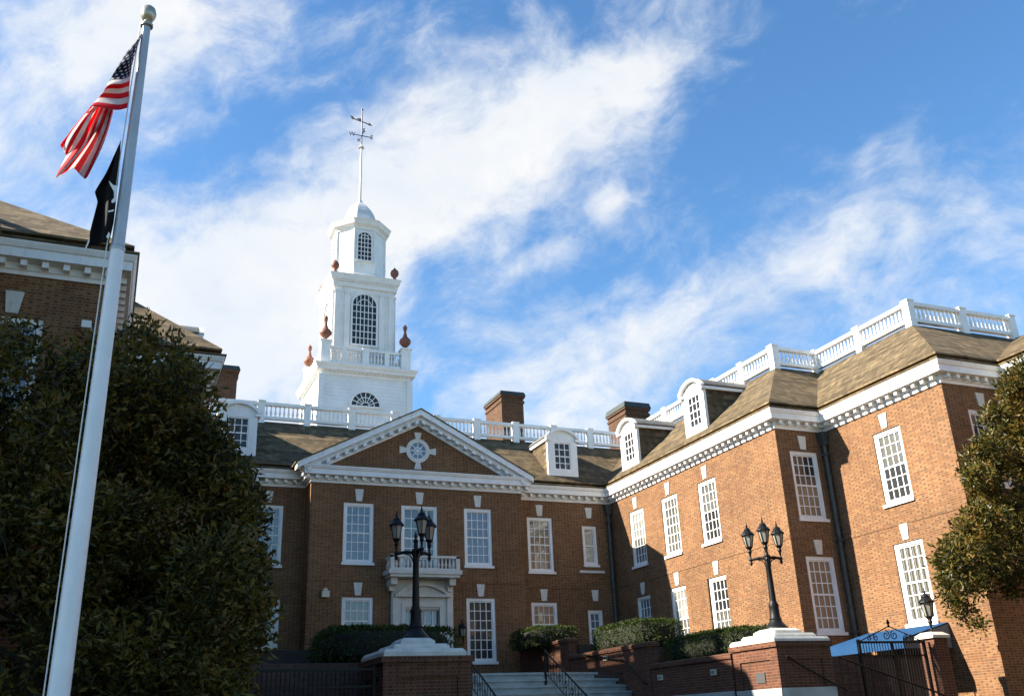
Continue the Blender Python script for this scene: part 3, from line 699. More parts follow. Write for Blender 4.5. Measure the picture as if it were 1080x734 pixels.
for ch, p in (('N', (0, 0.62)), ('S', (0, -0.62)), ('E', (0.68, 0)), ('W', (-0.66, 0))):
    cu = bpy.data.curves.new('letter', 'FONT'); cu.body = ch; cu.size = 0.42; cu.extrude = 0.02; cu.align_x = 'CENTER'; cu.align_y = 'CENTER'
    to = bpy.data.objects.new('letter', cu); COL.objects.link(to); dg = bpy.context.evaluated_depsgraph_get(); me = bpy.data.meshes.new_from_object(to.evaluated_get(dg)); bpy.data.objects.remove(to)
    me.materials.clear(); me.materials.append(GOLD)
    lo = link('compass_letter', me, vane, Vector((TX+p[0], TY+p[1], 38.92))-Vector(L0)); lo.rotation_euler = (R(90), 0, 0)
def arched_window(parent, x, y, z0, zs, w, nx, ny, M=None, name='arched_window'):
    """round-headed tower window standing proud of a face; local -y out"""
    fr = MB(); fr.M = M; r = w/2
    fr.box(x-r-0.10, x-r, y-0.09, y, z0, zs).box(x+r, x+r+0.10, y-0.09, y, z0, zs).box(x-r-0.14, x+r+0.14, y-0.12, y, z0-0.12, z0-0.002)
    ring_y(fr, x, zs, r, r+0.10, y-0.09, y, 18, 0, math.pi)
    o = fr.build(name, WHITE, parent, L0)
    mu = MB(); mu.M = M; t = 0.022
    for i in range(1, nx):
        X = x-r+w*i/nx; zt_ = zs+math.sqrt(max(0, r*r-(X-x)**2)); mu.box(X-t, X+t, y-0.05, y-0.016, z0, zt_)
    for j in range(1, ny+1): Z = z0+(zs-z0)*j/ny; mu.box(x-r, x+r, y-0.047, y-0.017, Z-t, Z+t)
    ring_y(mu, x, zs, r*0.55, r*0.55+0.04, y-0.044, y-0.018, 14, 0, math.pi)
    mu.build('muntin', WHITE, parent, L0)
    pn = MB(); pn.M = M
    pn.prism_y([(x-r, z0), (x+r, z0)]+[(x+r*math.cos(math.pi*k/18), zs+r*math.sin(math.pi*k/18)) for k in range(19)], y-0.015, y-0.003)
    pn.build('pane', G_BLACK, parent, L0)
def spin(a): return Matrix.Translation((TX, TY, 0)) @ Matrix.Rotation(a, 4, 'Z') @ Matrix.Translation((-TX, -TY, 0))
for a in (0, R(-90), R(90)):
    arched_window(tower, TX, TY-h2, 22.95, 25.50, 1.45, 6, 6, spin(a))
for k in range(-2, 3):
    if k % 2 == 0: arched_window(tower, TX, TY-1.52, 28.75, 30.28, 0.84, 4, 5, spin(k*R(45)))
lu = MB(); ring_y(lu, TX, 18.88, 0.82, 0.93, TY-h1-0.07, TY-h1, 22, 0, math.pi); lu.box(TX-0.98, TX+0.98, TY-h1-0.09, TY-h1, 18.76, 18.879)
lw = lu.build('lunette_window', WHITE, tower, L0)
mu = MB(); yq = TY-h1
for k in range(1, 8):
    a = math.pi*k/8; ca, sa_ = math.cos(a), math.sin(a)
    mu.prism_y([(TX+ca*r-sa_*t, 18.88+sa_*r+ca*t) for r, t in ((0.2, -0.02), (0.83, -0.02), (0.83, 0.02), (0.2, 0.02))], yq-0.05, yq-0.016)
for r in (0.20, 0.50): ring_y(mu, TX, 18.88, r, r+0.04, yq-0.047, yq-0.017, 18, 0, math.pi)
mu.build('muntin', WHITE, tower, L0)
MB().prism_y([(TX+0.83*math.cos(math.pi*k/20), 18.88+0.83*math.sin(math.pi*k/20)) for k in range(21)], yq-0.015, yq-0.003).build('pane', G_BLACK, tower, L0)
# parapet of the belfry: corner pedestals, rails, urns
hp = 2.40
pr = MB()
for a in (0, R(90), R(180), R(-90)):
    pr.M = spin(a)
    pr.box(TX-hp+0.30, TX+hp-0.30, TY-hp-0.10, TY-hp+0.10, 22.30, 22.44).box(TX-hp+0.30, TX+hp-0.30, TY-hp-0.09, TY-hp+0.09, 21.40, 21.56)
    pr.box(TX-0.20, TX+0.20, TY-hp-0.13, TY-hp+0.13, 21.36, 22.50).box(TX-1.42, TX-1.14, TY-hp-0.12, TY-hp+0.12, 21.36, 22.48).box(TX+1.14, TX+1.42, TY-hp-0.12, TY-hp+0.12, 21.36, 22.48)
    for k in range(4):
        for s in (-1, 1): baluster(pr, TX+s*(0.34+0.205*k), TY-hp, 21.56, 22.30, 0.08)
    for k in range(3):
        for s in (-1, 1): baluster(pr, TX+s*(1.56+0.19*k), TY-hp, 21.56, 22.30, 0.08)
pr.M = None
pr.build('parapet', WHITE, tower, L0)
for sx in (-1, 1):
    for sy in (-1, 1):
        x, y = TX+sx*hp, TY+sy*hp
        MB().box(x-0.28, x+0.28, y-0.28, y+0.28, 21.34, 22.62).box(x-0.34, x+0.34, y-0.34, y+0.34, 22.621, 22.72).build('pedestal', WHITE, tower, L0)
        MB().lathe([(0.10, 0), (0.18, 0.04), (0.09, 0.12), (0.16, 0.2), (0.33, 0.38), (0.36, 0.52), (0.30, 0.66), (0.15, 0.80), (0.10, 1.0), (0.06, 1.2), (0.12, 1.27), (0.10, 1.36), (0.15, 1.42), (0.02, 1.62)], (x, y, 22.72), 14).build('urn', URN, tower, L0, smooth=True)
        x, y = TX+sx*1.86, TY+sy*1.86
        MB().lathe([(0.10, 0), (0.14, 0.05), (0.07, 0.14), (0.22, 0.30), (0.27, 0.46), (0.22, 0.64), (0.10, 0.74), (0.03, 0.86)], (x, y, 27.50), 12).build('urn', URN, tower, L0, smooth=True)

# ================================================================== RIGHT BLOCK
RIGHT = thing('brick_building', (XA, YB_, TZ), 'long sunlit orange brick block on the right with two arched dormers', 'building')
wz = [(38.66), (35.70), (32.70)]
ha = [(YR-c-hw1, YR-c+hw1, UZ, UZ+UP[1]) for c in wz]+[(YR-c-0.04-hw1, YR-c-0.04+hw1, 4.24, 6.88) for c in wz]
hb = [(23.80-XA-0.64, 23.80-XA+0.64, UZ, UZ+UP[1]), (23.80-XA-0.64, 23.80-XA+0.64, 4.24, 6.90)]
hc = [(YB_-24.63-hw1, YB_-24.63+hw1, UZ, UZ+UP[1]), (YB_-24.63-hw1, YB_-24.63+hw1, 4.24, 6.90)]
hd = [(26.50-XB-hw1, 26.50-XB+hw1, UZ, UZ+UP[1])]
block_skin(RIGHT, 10, 15, 6, 11, [(PATH[10], PATH[11], 0, 11.70, ha), (PATH[11], PATH[12], 0, 11.70, hb), (PATH[12], PATH[13], 0, 11.70, hc), (PATH[13], PATH[14], 0, 11.70, hd), (PATH[14], PATH[15], 0, 11.70)])
for c, pa_, pb_ in ((38.66, (G_BLIND, G_GREY), G_SKY), (35.70, (G_GREY, G_CURT), (G_BLIND, G_GREY)), (32.70, (G_GREY, G_DARK), (G_DARK, G_CURT))):
    window(RIGHT, XA, c, UZ, R(-90), *UP, 4, 6, pa_); window(RIGHT, XA, c+0.04-0.08, 4.24, R(-90), 1.33, 2.64, 4, 6, pb_)
window(RIGHT, 23.80, YB_, UZ, 0, 1.28, 2.57, 4, 6, (G_DARK, G_TAN)); window(RIGHT, 23.80, YB_, 4.24, 0, 1.28, 2.66, 4, 6, G_TAN)
window(RIGHT, XB, 24.63, UZ, R(-90), *UP, 4, 6, (G_GREY, G_DARK)); window(RIGHT, XB, 24.63, 4.24, R(-90), 1.33, 2.66, 4, 6, G_CURT)
window(RIGHT, 26.50, YC, UZ, 0, *UP, 4, 6, G_DARK)
balustrade(RIGHT, [tuple(q) for q in ins[6:11]], 2.25)
dormer(RIGHT, XA+0.05, 38.86, 12.98, R(-90)); dormer(RIGHT, XA+0.05, 33.02, 12.98, R(-90))
MB().prism_z([(ins[6].x, ins[6].y+18), (ins[6].x, ins[6].y), tuple(ins[7]), tuple(ins[8]), tuple(ins[9]), tuple(ins[10]), (ins[11].x, ins[11].y), (50, 4), (50, ins[6].y+18)], 15.25, 15.44).build('roof_deck', DECK, RIGHT, RIGHT.location)
chimney(RIGHT, 25.75, 27.25, 44.2, 46.3, 18.05, 0.32)
def downspout(parent, x, y, z0, z1, r=0.085):
    m = MB().tube([(x, y, z0), (x, y, z1-0.5)], r, 10).frustum(x, y, z1-0.55, z1-0.1, 0.12, 0.12, 0.20, 0.17).box(x-0.13, x+0.13, y-0.12, y+0.12, z1-0.6, z1-0.551)
    for k in range(3): z = z0+1+(z1-z0-2)*k/2; m.box(x-0.11, x+0.11, y-0.11, y+0.11, z, z+0.08)
    m.build('downspout', PIPE, parent, parent.location)
MB().box(XB-0.05, XB+0.02, 24.0, 26.9, 0.1, 3.52).build('door', WOOD, RIGHT, RIGHT.location)  # dark doorway panel added to paint the deep shade beneath the awning
downspout(RIGHT, XB-0.17, YB_-0.17, 3.2, 11.7); downspout(MAINB, XA-0.20, YR-0.16, 3.2, 11.7)

# ================================================================== LEFT BLOCK
LEFT = thing('brick_building', (LXA, YB_, TZ), 'shaded left brick block behind the dark tree and flagpole', 'building')
he = [(-2.70+3.6-hw1, -2.70+3.6+hw1, UZ-0.2, UZ-0.2+UP[1])]
block_skin(LEFT, 0, 5, 0, 5, [(PATH[0], PATH[1], 0, 11.70), (PATH[1], PATH[2], 0, 11.70, he), (PATH[2], PATH[3], 0, 11.70, [(24.63-YC-hw1, 24.63-YC+hw1, UZ, UZ+UP[1])]),
    (PATH[3], PATH[4], 0, 11.70), (PATH[4], PATH[5], 0, 11.70, [(c-YB_-hw1, c-YB_+hw1, UZ, UZ+UP[1]) for c in wz])])
window(LEFT, -2.70, YC, UZ-0.2, 0, *UP, 4, 6, G_SKY); window(LEFT, LXB, 24.63, UZ, R(90), *UP, 4, 6, G_DARK)
for c in wz: window(LEFT, LXA, c, UZ, R(90), *UP, 4, 6, G_DARK)
dormer(LEFT, LXA-0.05, 38.86, 12.98, R(90)); dormer(LEFT, LXA-0.05, 33.02, 12.98, R(90))
balustrade(LEFT, [tuple(q) for q in ins[0:6]], 2.25)
MB().prism_z([(-40, 15.2), (ins[0].x, ins[0].y), tuple(ins[1]), tuple(ins[2]), tuple(ins[3]), tuple(ins[4]), tuple(ins[5]), (ins[5].x, 62), (-40, 62)], 15.25, 15.44).build('roof_deck', DECK, LEFT, LEFT.location)
MB().prism_y([(-30, 0), (-3.6, 0), (-3.6, 12.3), (-3.25, 12.5), (-8.2, 15.42), (-30, 15.42)], 15.15, 15.21).build('unseen_end_wall', BRICK, LEFT, LEFT.location)  # unseen wing end, placed so sun clears the flagpole and shade covers the tree
MB().box(-1.25, -1.05, YC-0.32, YC, 10.45, 10.62).build('wall_bracket', WHITE, LEFT, LEFT.location)

LEFT.location.z -= 0.20

# ================================================================== GARDEN WALLS
def garden_wall(label, x0, x1, y0, y1, zt_, band=True, cop=True):
    t = thing('garden_wall', ((x0+x1)/2, (y0+y1)/2, 0), label, 'wall', 'brick retaining walls beside the steps'); L = t.location
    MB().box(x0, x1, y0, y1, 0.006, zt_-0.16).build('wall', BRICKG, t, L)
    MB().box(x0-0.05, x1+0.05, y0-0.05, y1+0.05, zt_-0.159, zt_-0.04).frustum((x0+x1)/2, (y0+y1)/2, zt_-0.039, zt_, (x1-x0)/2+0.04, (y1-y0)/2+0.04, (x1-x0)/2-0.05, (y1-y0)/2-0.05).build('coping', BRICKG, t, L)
    if band: MB().box(x0-0.07, x1, y0, y1, 1.95, 2.28).build('stone_band', STEP, t, L)
    return t
garden_wall('lowest brick garden wall beside the right lamp pier, below the sunlit hedge', 16.77, 17.15, 24.02, 28.6, 3.32)
garden_wall('middle brick garden wall stepping up right of the stone steps', 16.77, 17.15, 28.66, 34.7, 4.05, False)
garden_wall('highest brick garden wall right of the steps, nearest the central block', 16.77, 17.15, 34.76, 39.7, 4.72, False)
garden_wall('dark brick garden wall on the shaded left of the steps behind the left lamp pier', 7.57, 7.95, 24.02, 34.7, 3.45)
def wall_end(x0, x1, y0, y1, z): pass

def step_light(parent_name, x, y, z, label):
    t = thing('wall_light', (x, y, z), label, 'light', 'small lights set in the garden walls'); L = t.location
    MB().box(x-0.05, x, y-0.13, y+0.13, z-0.08, z+0.08).build('housing', BEIGE, t, L); MB().box(x-0.056, x-0.05, y-0.10, y+0.10, z-0.05, z+0.05).build('lens', LGLASS, t, L)
step_light('', 16.77, 24.95, 2.84, 'small square light on the low wall nearest the right lamp pier')
step_light('', 16.77, 28.0, 2.86, 'small square light on the low wall at its far end, by the steps')
step_light('', 16.77, 31.7, 3.72, 'small square light on the middle garden wall above the steps')

def pier(name, label, x0, x1, y0, y1, zb, caps, cdx=0.0):
    t = thing(name, ((x0+x1)/2, (y0+y1)/2, 0), label, 'pier', 'brick piers carrying the lamp posts'); L = t.location
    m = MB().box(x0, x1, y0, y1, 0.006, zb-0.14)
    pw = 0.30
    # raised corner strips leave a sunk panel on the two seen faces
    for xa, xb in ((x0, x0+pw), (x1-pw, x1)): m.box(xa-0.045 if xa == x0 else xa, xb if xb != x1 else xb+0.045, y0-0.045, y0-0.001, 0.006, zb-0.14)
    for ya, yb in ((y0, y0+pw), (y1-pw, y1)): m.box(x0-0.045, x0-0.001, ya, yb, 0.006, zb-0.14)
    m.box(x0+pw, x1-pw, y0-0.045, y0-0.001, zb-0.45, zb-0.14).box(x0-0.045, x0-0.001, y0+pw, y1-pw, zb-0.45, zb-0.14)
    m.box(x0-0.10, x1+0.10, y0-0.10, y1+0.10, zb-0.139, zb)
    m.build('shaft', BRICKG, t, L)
    cx, cy = (x0+x1)/2+cdx, (y0+y1)/2; z = zb; cp = MB()
    for hx, hy, h, sl in caps:
        cp.frustum(cx, cy, z+0.002, z+h*0.55, hx, hy, hx, hy).frustum(cx, cy, z+h*0.551, z+h, hx-0.01, hy-0.01, hx-sl, hy-sl); z += h
    cp.build('cap', STONE, t, L)
    MB().box(x0-0.06, x0-0.046, y0-0.06, y1, 1.95, 2.26).box(x0-0.06, x1+0.05, y0-0.06, y0-0.046, 1.95, 2.26).build('stone_band', STEP, t, L)
    return z
ZL = pier('lamp_pier', 'shaded brick pier with stone cap under the left lamp post', 5.93, 7.97, 21.9, 23.9, 3.17, [(1.00, 1.06, 0.17, 0.07), (0.68, 0.76, 0.13, 0.06), (0.42, 0.46, 0.16, 0.10)], -0.06)
ZR = pier('lamp_pier', 'sunlit brick pier with stepped white stone cap under the right lamp post', 16.80, 18.52, 21.9, 23.9, 3.45, [(0.94, 1.04, 0.13, 0.05), (0.70, 0.78, 0.12, 0.05), (0.46, 0.50, 0.16, 0.13)])
vt = MB().box(16.775, 16.799, 22.55, 22.95, 2.42, 2.68).build('wall_vent', simple('vent_grey', (0.05, 0.05, 0.05), 0.7)); tag(vt, 'small dark square vent in the sunlit face of the right lamp pier', 'vent')

# ================================================================== LAMPS
def lantern_meshes():
    fr = MB(); gl = MB(); rf = MB()
    n = 6
    ring = lambda r, z: [(r*math.cos(2*math.pi*k/n+0.3), r*math.sin(2*math.pi*k/n+0.3), z) for k in range(n)]
    a, b = ring(0.115, 0.0), ring(0.195, 0.42)
    for k in range(n): fr.tube([a[k], b[k]], 0.013, 4)
    for rr, z in ((0.12, 0.0), (0.20, 0.42)):
        c = ring(rr, z)
        for k in range(n): fr.tube([c[k], c[(k+1) % n]], 0.016, 4)
    fr.lathe([(0.03, -0.46), (0.04, -0.40), (0.028, -0.36), (0.045, -0.24), (0.075, -0.17), (0.06, -0.10), (0.10, -0.04), (0.125, 0.0)], n=10)
    gl.lathe([(0.105, 0.01), (0.185, 0.41)], n=n, ang0=0.3)
    rf.lathe([(0.25, 0.42), (0.245, 0.45), (0.15, 0.56), (0.12, 0.585), (0.13, 0.60), (0.095, 0.66), (0.05, 0.70), (0.022, 0.72), (0.045, 0.76), (0.02, 0.80), (0.012, 0.90)], n=12)
    ms = []
    for nm, b_, mt in (('lantern', fr, IRON), ('lamp_glass', gl, LGLASS), ('lantern_roof', rf, IRON)):
        o = b_.build(nm, mt); ms.append(o.data); bpy.data.objects.remove(o)
    return ms
LAN = lantern_meshes()
def lamp(label, x, y, z, H, arms, al, sc_=1.0):
    """three-armed post; H = height of the arms above the foot"""
    t = thing('lamp_post', (x, y, z), label, 'lamp post', 'three-armed black lamp posts')
    MB().lathe([(0.34, 0), (0.34, 0.05), (0.30, 0.09), (0.20, 0.20), (0.165, 0.27), (0.18, 0.30), (0.145, 0.36), (0.135, 0.62), (0.15, 0.68), (0.11, 0.76), (0.10, 0.80)], n=12).build('base', IRON, t, smooth=True, auto=50)
    MB().lathe([(0.095, 0.80), (0.085, 1.3), (0.075, H-0.25), (0.10, H-0.20), (0.075, H-0.12), (0.11, H-0.02), (0.11, H+0.06), (0.06, H+0.10), (0.045, H+0.24), (0.07, H+0.28), (0.03, H+0.34), (0.045, H+0.40), (0.012, H+0.52)], n=12).build('post', IRON, t, smooth=True, auto=50)
    for a in arms:
        c, s = math.cos(R(a)), math.sin(R(a))
        m = MB().tube([(0.08*c, 0.08*s, H), (0.5*al*c, 0.5*al*s, H+0.03), (al*c, al*s, H)], 0.042, 8).tube([(0.08*c, 0.08*s, H-0.16), (0.30*al*c, 0.30*al*s, H-0.06), (0.6*al*c, 0.6*al*s, H-0.01)], 0.018, 6)
        m.lathe([(0.02, -0.16), (0.05, -0.10), (0.035, -0.04), (0.06, 0.0), (0.04, 0.05)], (al*c, al*s, H), 10)
        m.build('arm', IRON, t)
        l = link('lantern', LAN[0], t, (al*c, al*s, H+0.46*sc_)); l.scale = (sc_,)*3
        link('lamp_glass', LAN[1], l); link('lantern_roof', LAN[2], l)
lamp('black lamp post with three lanterns on the shaded left pier, before the balcony', 6.97, 22.9, ZL-0.02, 2.10, (-90, 30, 150), 0.50, 0.80)
lamp('black lamp post with three lanterns on the sunlit right pier, against orange brick', 17.66, 22.9, ZR-0.02, 2.02, (126, 0, -128), 0.49, 0.82)

# ================================================================== IRONWORK
def iron_gate(label, x0, x1, y, z0, zt_, name='iron_gate', scroll=True, cat='gate'):
    t = thing(name, ((x0+x1)/2, y, 0), label, cat); L = t.location
    f = MB().box(x0, x1, y-0.03, y+0.03, zt_-0.06, zt_).box(x0, x1, y-0.025, y+0.025, zt_-0.42, zt_-0.38).box(x0, x1, y-0.025, y+0.025, z0+0.1, z0+0.15).box(x0, x0+0.07, y-0.035, y+0.035, 0.006, zt_+0.05).box(x1-0.07, x1, y-0.035, y+0.035, 0.006, zt_+0.05)
    xm = (x0+x1)/2; f.box(xm-0.03, xm+0.03, y-0.03, y+0.03, z0, zt_-0.061)
    f.build('frame', IRON, t, L)
    bmb = MB(); n = int((x1-x0)/0.10)
    for k in range(1, n): x = x0+(x1-x0)*k/n; bmb.tube([(x, y, z0), (x, y, zt_-0.02)], 0.012, 5)
    bmb.build('bars', IRON, t, L)
    if scroll:
        s = MB(); k_ = 0.62
        def curl(cx, cz, r, turns, a0, sg):
            pts = []
            for k in range(28):
                q = k/27; a = a0+sg*2*math.pi*turns*q; rr = r*(1-0.8*q); pts.append((cx+rr*math.cos(a), y, cz+rr*math.sin(a)))
            s.tube(pts, 0.015, 5)
        for sg in (-1, 1):
            curl(xm+sg*0.15, zt_+0.16, 0.14, 1.4, math.pi/2, sg); curl(xm+sg*0.55, zt_+0.10, 0.10, 1.4, math.pi/2, -sg); curl(xm+sg*0.80, zt_+0.09, 0.085, 1.3, math.pi/2, sg)
            s.tube([(xm+sg*1.15, y, zt_), (xm+sg*0.6, y, zt_+0.20), (xm+sg*0.03, y, zt_+0.40)], 0.016, 5)
        s.lathe([(0.0, 0), (0.045, 0.04), (0.02, 0.08), (0.05, 0.14), (0.0, 0.27)], (xm, y, zt_+0.37), 8)
        s.build('scrollwork', IRON, t, L)
    return t
iron_gate('black iron gate with scrolled top beside the blue awning', 19.85, 22.35, 22.2, 1.0, 3.46)
iron_gate('black iron gate in deep shade left of the left lamp pier', 2.35, 5.80, 22.2, 1.0, 2.95, scroll=False)
t = thing('gate_pier', (22.74, 22.25, 0), 'brick gate pier with rounded stone cap at the right end of the iron gate', 'pier'); L = t.location
MB().box(22.48, 23.0, 21.95, 22.55, 0.006, 3.52).build('shaft', BRICKG, t, L)
MB().box(22.41, 23.07, 21.88, 22.62, 3.521, 3.60).frustum(22.74, 22.25, 3.601, 3.70, 0.33, 0.37, 0.20, 0.22).build('cap', STONE, t, L)
t = thing('gate_lantern', (22.78, 22.25, 3.70), 'single black lantern on the gate pier near the right tree', 'lantern')
MB().lathe([(0.16, 0), (0.14, 0.03), (0.05, 0.08), (0.04, 0.10)], n=10).build('foot', IRON, t)
l = link('lantern', LAN[0], t, (0, 0, 0.46)); l.scale = (0.95,)*3; link('lamp_glass', LAN[1], l); link('lantern_roof', LAN[2], l)
t = thing('gate_pier', (2.0, 22.3, 0), 'dark brick gate pier hidden in shade below the left tree', 'pier'); L = t.location
MB().box(1.6, 2.3, 21.95, 22.65, 0.006, 2.95).build('shaft', BRICKG, t, L); MB().box(1.52, 2.38, 21.87, 22.73, 2.951, 3.08).build('cap', STONE, t, L)

def stair_rail(label, x, y0, z0, y1, z1, n=22, panel=True):
    t = thing('handrail', (x, (y0+y1)/2, 0), label, 'handrail', 'black iron handrails of the steps'); L = t.location
    H = 0.86; P = lambda s, h: (x, y0+(y1-y0)*s, z0+(z1-z0)*s+h)
    m = MB().tube([P(0, H), P(1, H)], 0.028, 8).tube([P(0, 0.16), P(1, 0.16)], 0.016, 6)
    pts = []
    for k in range(20):
        q = k/19; a = math.pi/2+2*math.pi*1.2*q; r = 0.16*(1-0.75*q); pts.append((x, y1+(-r*math.cos(a) if y1 < y0 else r*math.cos(a)), z1+H-0.16+r*math.sin(a)))
    m.tube(pts, 0.022, 6); m.build('rail', IRON, t, L)
    for s in (0.0, 1.0): MB().box(x-0.03, x+0.03, P(s, 0)[1]-0.03, P(s, 0)[1]+0.03, P(s, 0)[2]-0.25, P(s, H)[2]+0.06).build('post', IRON, t, L)
    b_ = MB()
    for k in range(1, n): b_.tube([P(k/n, 0.16), P(k/n, H)], 0.011, 5)
    for k in range(n//2):
        c = P((k+0.5)/(n/2), 0.5); pts = [(x, c[1]+0.10*math.cos(a), c[2]+0.10*math.sin(a)) for a in [2*math.pi*q/12 for q in range(13)]]; b_.tube(pts, 0.010, 5)
    b_.build('balusters', IRON, t, L)
stair_rail('iron handrail down the middle left of the steps, just right of the left lamp pier', 10.55, 29.6, 3.0, 24.9, 0.55)
stair_rail('iron handrail down the middle of the steps, right one of the pair', 13.45, 29.7, 3.0, 25.0, 0.55)
def wall_rail(label, pts):
    o = MB().tube(pts, 0.026, 6)
    for p in (pts[0], pts[-1]): o.tube([p, (p[0]+0.12, p[1], p[2]-0.06)], 0.018, 5)
    ob = o.build('wall_handrail', IRON, None, pts[0], loc=pts[0]); tag(ob, label, 'handrail')
wall_rail('black handrail slanting down the middle garden wall beside the steps', [(16.66, 33.2, 3.95), (16.66, 30.2, 3.55), (16.66, 28.9, 2.75)])
wall_rail('black handrail slanting across the shaded front of the right lamp pier', [(16.95, 21.72, 3.05), (17.5, 21.72, 2.75), (18.7, 21.72, 2.2)])
t = thing('handrail', (20.4, 21.5, 0), 'black iron stair rail sloping down in front of the iron gate', 'handrail'); L = t.location
MB().tube([(18.55, 21.6, 3.02), (19.6, 21.5, 2.66), (21.6, 21.3, 2.0), (22.3, 21.25, 1.7)], 0.026, 6).build('rail', IRON, t, L)
b_ = MB()
for k in range(16): q = k/15; x = 18.6+3.6*q; z = 3.0-1.28*q; b_.tube([(x, 21.6-0.34*q, 0.006), (x, 21.6-0.34*q, z)], 0.011, 5)
b_.build('balusters', IRON, t, L)

# awning on the right block
t = thing('awning', (24.2, 25.3, 3.8), 'blue canvas awning on the right block above the iron gate', 'awning'); L = t.location
ya, yb = 27.15, 23.55
MB().add([(24.85, ya, 4.14), (24.85, yb, 4.14), (22.9, yb, 3.66), (22.9, ya, 3.66), (24.85, ya, 4.10), (24.85, yb, 4.10), (22.9, yb, 3.62), (22.9, ya, 3.62)],
         [(0, 1, 2, 3), (7, 6, 5, 4), (0, 3, 7, 4), (1, 5, 6, 2)]).build('canopy', AWN, t, L)
MB().box(22.86, 22.9, yb, ya, 3.36, 3.66).build('valance', AWN, t, L)
MB().add([(24.85, yb, 4.12), (22.9, yb, 3.64), (22.9, yb, 3.36), (24.85, yb, 3.36), (24.85, yb+0.03, 4.12), (22.9, yb+0.03, 3.64), (22.9, yb+0.03, 3.36), (24.85, yb+0.03, 3.36)], [(0, 1, 2, 3), (7, 6, 5, 4), (0, 4, 5, 1), (2, 6, 7, 3)]).build('side_panel', AWN2, t, L)
for y in (ya-0.05, yb+0.08): MB().tube([(22.95, y, 0.01), (22.95, y, 3.62)], 0.03, 6).build('pole', IRON, t, L)

# small fittings on the central block
def wall_lantern(x, y, z, label):
    t = thing('wall_lantern', (x, y, z), label, 'lantern')
    MB().box(-0.06, 0.06, 0.30, 0.34, -0.25, 0.25).tube([(0, 0.31, 0.15), (0, 0.15, 0.42), (0, 0, 0.36)], 0.02, 6).build('bracket', IRON, t)
    l = link('lantern', LAN[0], t, (0, 0, -0.28)); l.scale = (0.75,)*3; link('lamp_glass', LAN[1], l); link('lantern_roof', LAN[2], l)
wall_lantern(14.17, YP-0.35, 5.50, 'black wall lantern between the white doorway and the tall window')
t = thing('flood_light', (8.24, YP-0.1, 6.95), 'small beige floodlight box on the brick wall left of the lower window', 'light')
MB().box(-0.15, 0.15, -0.16, 0.10, -0.14, 0.12).build('housing', BEIGE, t); MB().box(-0.07, 0.07, -0.10, 0.06, 0.121, 0.22).build('sensor', BEIGE, t)

# ================================================================== FLAGPOLE AND FLAGS
FX, FY = -0.40, 12.0
t = thing('flagpole', (FX, FY, 0), 'tall tapering white flagpole at the left with a ball on top', 'flagpole'); L = t.location
MB().lathe([(0.128, 0.004), (0.118, 2.0), (0.089, 7.53), (0.089, 7.56), (0.070, 7.60)], (FX, FY, 0), 24).lathe([(0.26, 0.004), (0.26, 0.08), (0.17, 0.16), (0.14, 0.30)], (FX, FY, 0), 20).build('lower_pole', POLE, t, L, smooth=True, auto=40)
MB().lathe([(0.083, 7.57), (0.055, 11.16)], (FX, FY, 0), 24).lathe([(0.094, 7.53), (0.096, 7.545), (0.096, 7.585), (0.085, 7.60)], (FX, FY, 0), 24).build('upper_pole', POLE2, t, L, smooth=True, auto=40)
MB().lathe([(0.05, 11.16), (0.085, 11.18), (0.085, 11.22), (0.05, 11.24), (0.045, 11.28), (0.075, 11.30), (0.105, 11.37), (0.11, 11.42), (0.09, 11.50), (0.05, 11.54), (0.0, 11.55)], (FX, FY, 0), 20).build('finial', BALL, t, L, smooth=True, auto=40)
MB().tube([(FX-0.15, FY-0.03, 1.3), (FX-0.13, FY-0.03, 7.5), (FX-0.085, FY-0.03, 11.2)], 0.008, 5).build('halyard', simple('rope', (0.6, 0.6, 0.58), 0.8), t, L)

Rm = (rt, -up, fwd)
def on_plane_y(px, py, Y):
    d = rt*((px-540)/FPX)-up*((py-367)/FPX)+fwd
    k = Y/d.y; return Vector((0, 0, CAMZ))+d*k
def catmull(P, t):
    n = len(P)-1; i = min(int(t*n), n-1); f = t*n-i
    p0, p1, p2, p3 = P[max(i-1, 0)], P[i], P[i+1], P[min(i+2, n)]
    return tuple(0.5*((2*b)+(-a+c)*f+(2*a-5*b+4*c-d)*f*f+(-a+3*b-3*c+d)*f**3) for a, b, c, d in zip(p0, p1, p2, p3))
def cloth(rows, nu, nv, wave):
    """rows: list over s (hoist to fly) of control points over t; each (px,py,depth) turned into a point hanging near the pole"""
    vs = []
    for i in range(nu+1):
        s = i/nu
        col = [catmull([r[j] for r in rows], s) for j in range(len(rows[0]))]
        for j in range(nv+1):
            q = catmull(col, j/nv); n_ = len(col)-1; i_ = min(int(j/nv*n_), n_-1); f_ = j/nv*n_-i_; q = tuple(0.3*w+0.7*(a*(1-f_)+b*f_) for w, a, b in zip(q, col[i_], col[i_+1])); p = on_plane_y(q[0], q[1], FY+q[2]+wave(s, j/nv)); vs.append(p)
    fs = [(i*(nv+1)+j, (i+1)*(nv+1)+j, (i+1)*(nv+1)+j+1, i*(nv+1)+j+1) for i in range(nu) for j in range(nv)]
    return vs, fs
def cloth_obj(name, rows, nu, nv, wave, mat):
    vs, fs = cloth(rows, nu, nv, wave); m = MB().add(vs, fs); org = vs[0]
    o = m.build(name, mat, None, org, smooth=True, loc=org); me = o.data; uvl = me.uv_layers.new(name='UVMap')
    for lp in me.loops: i, j = divmod(lp.vertex_index, nv+1); uvl.data[lp.index].uv = (i/nu, j/nv)
    sd = o.modifiers.new('thick', 'SOLIDIFY'); sd.thickness = 0.004
    return o, vs
S = 4.077; F = lambda x, y, d: (40+x/S, 20+y/S, d)
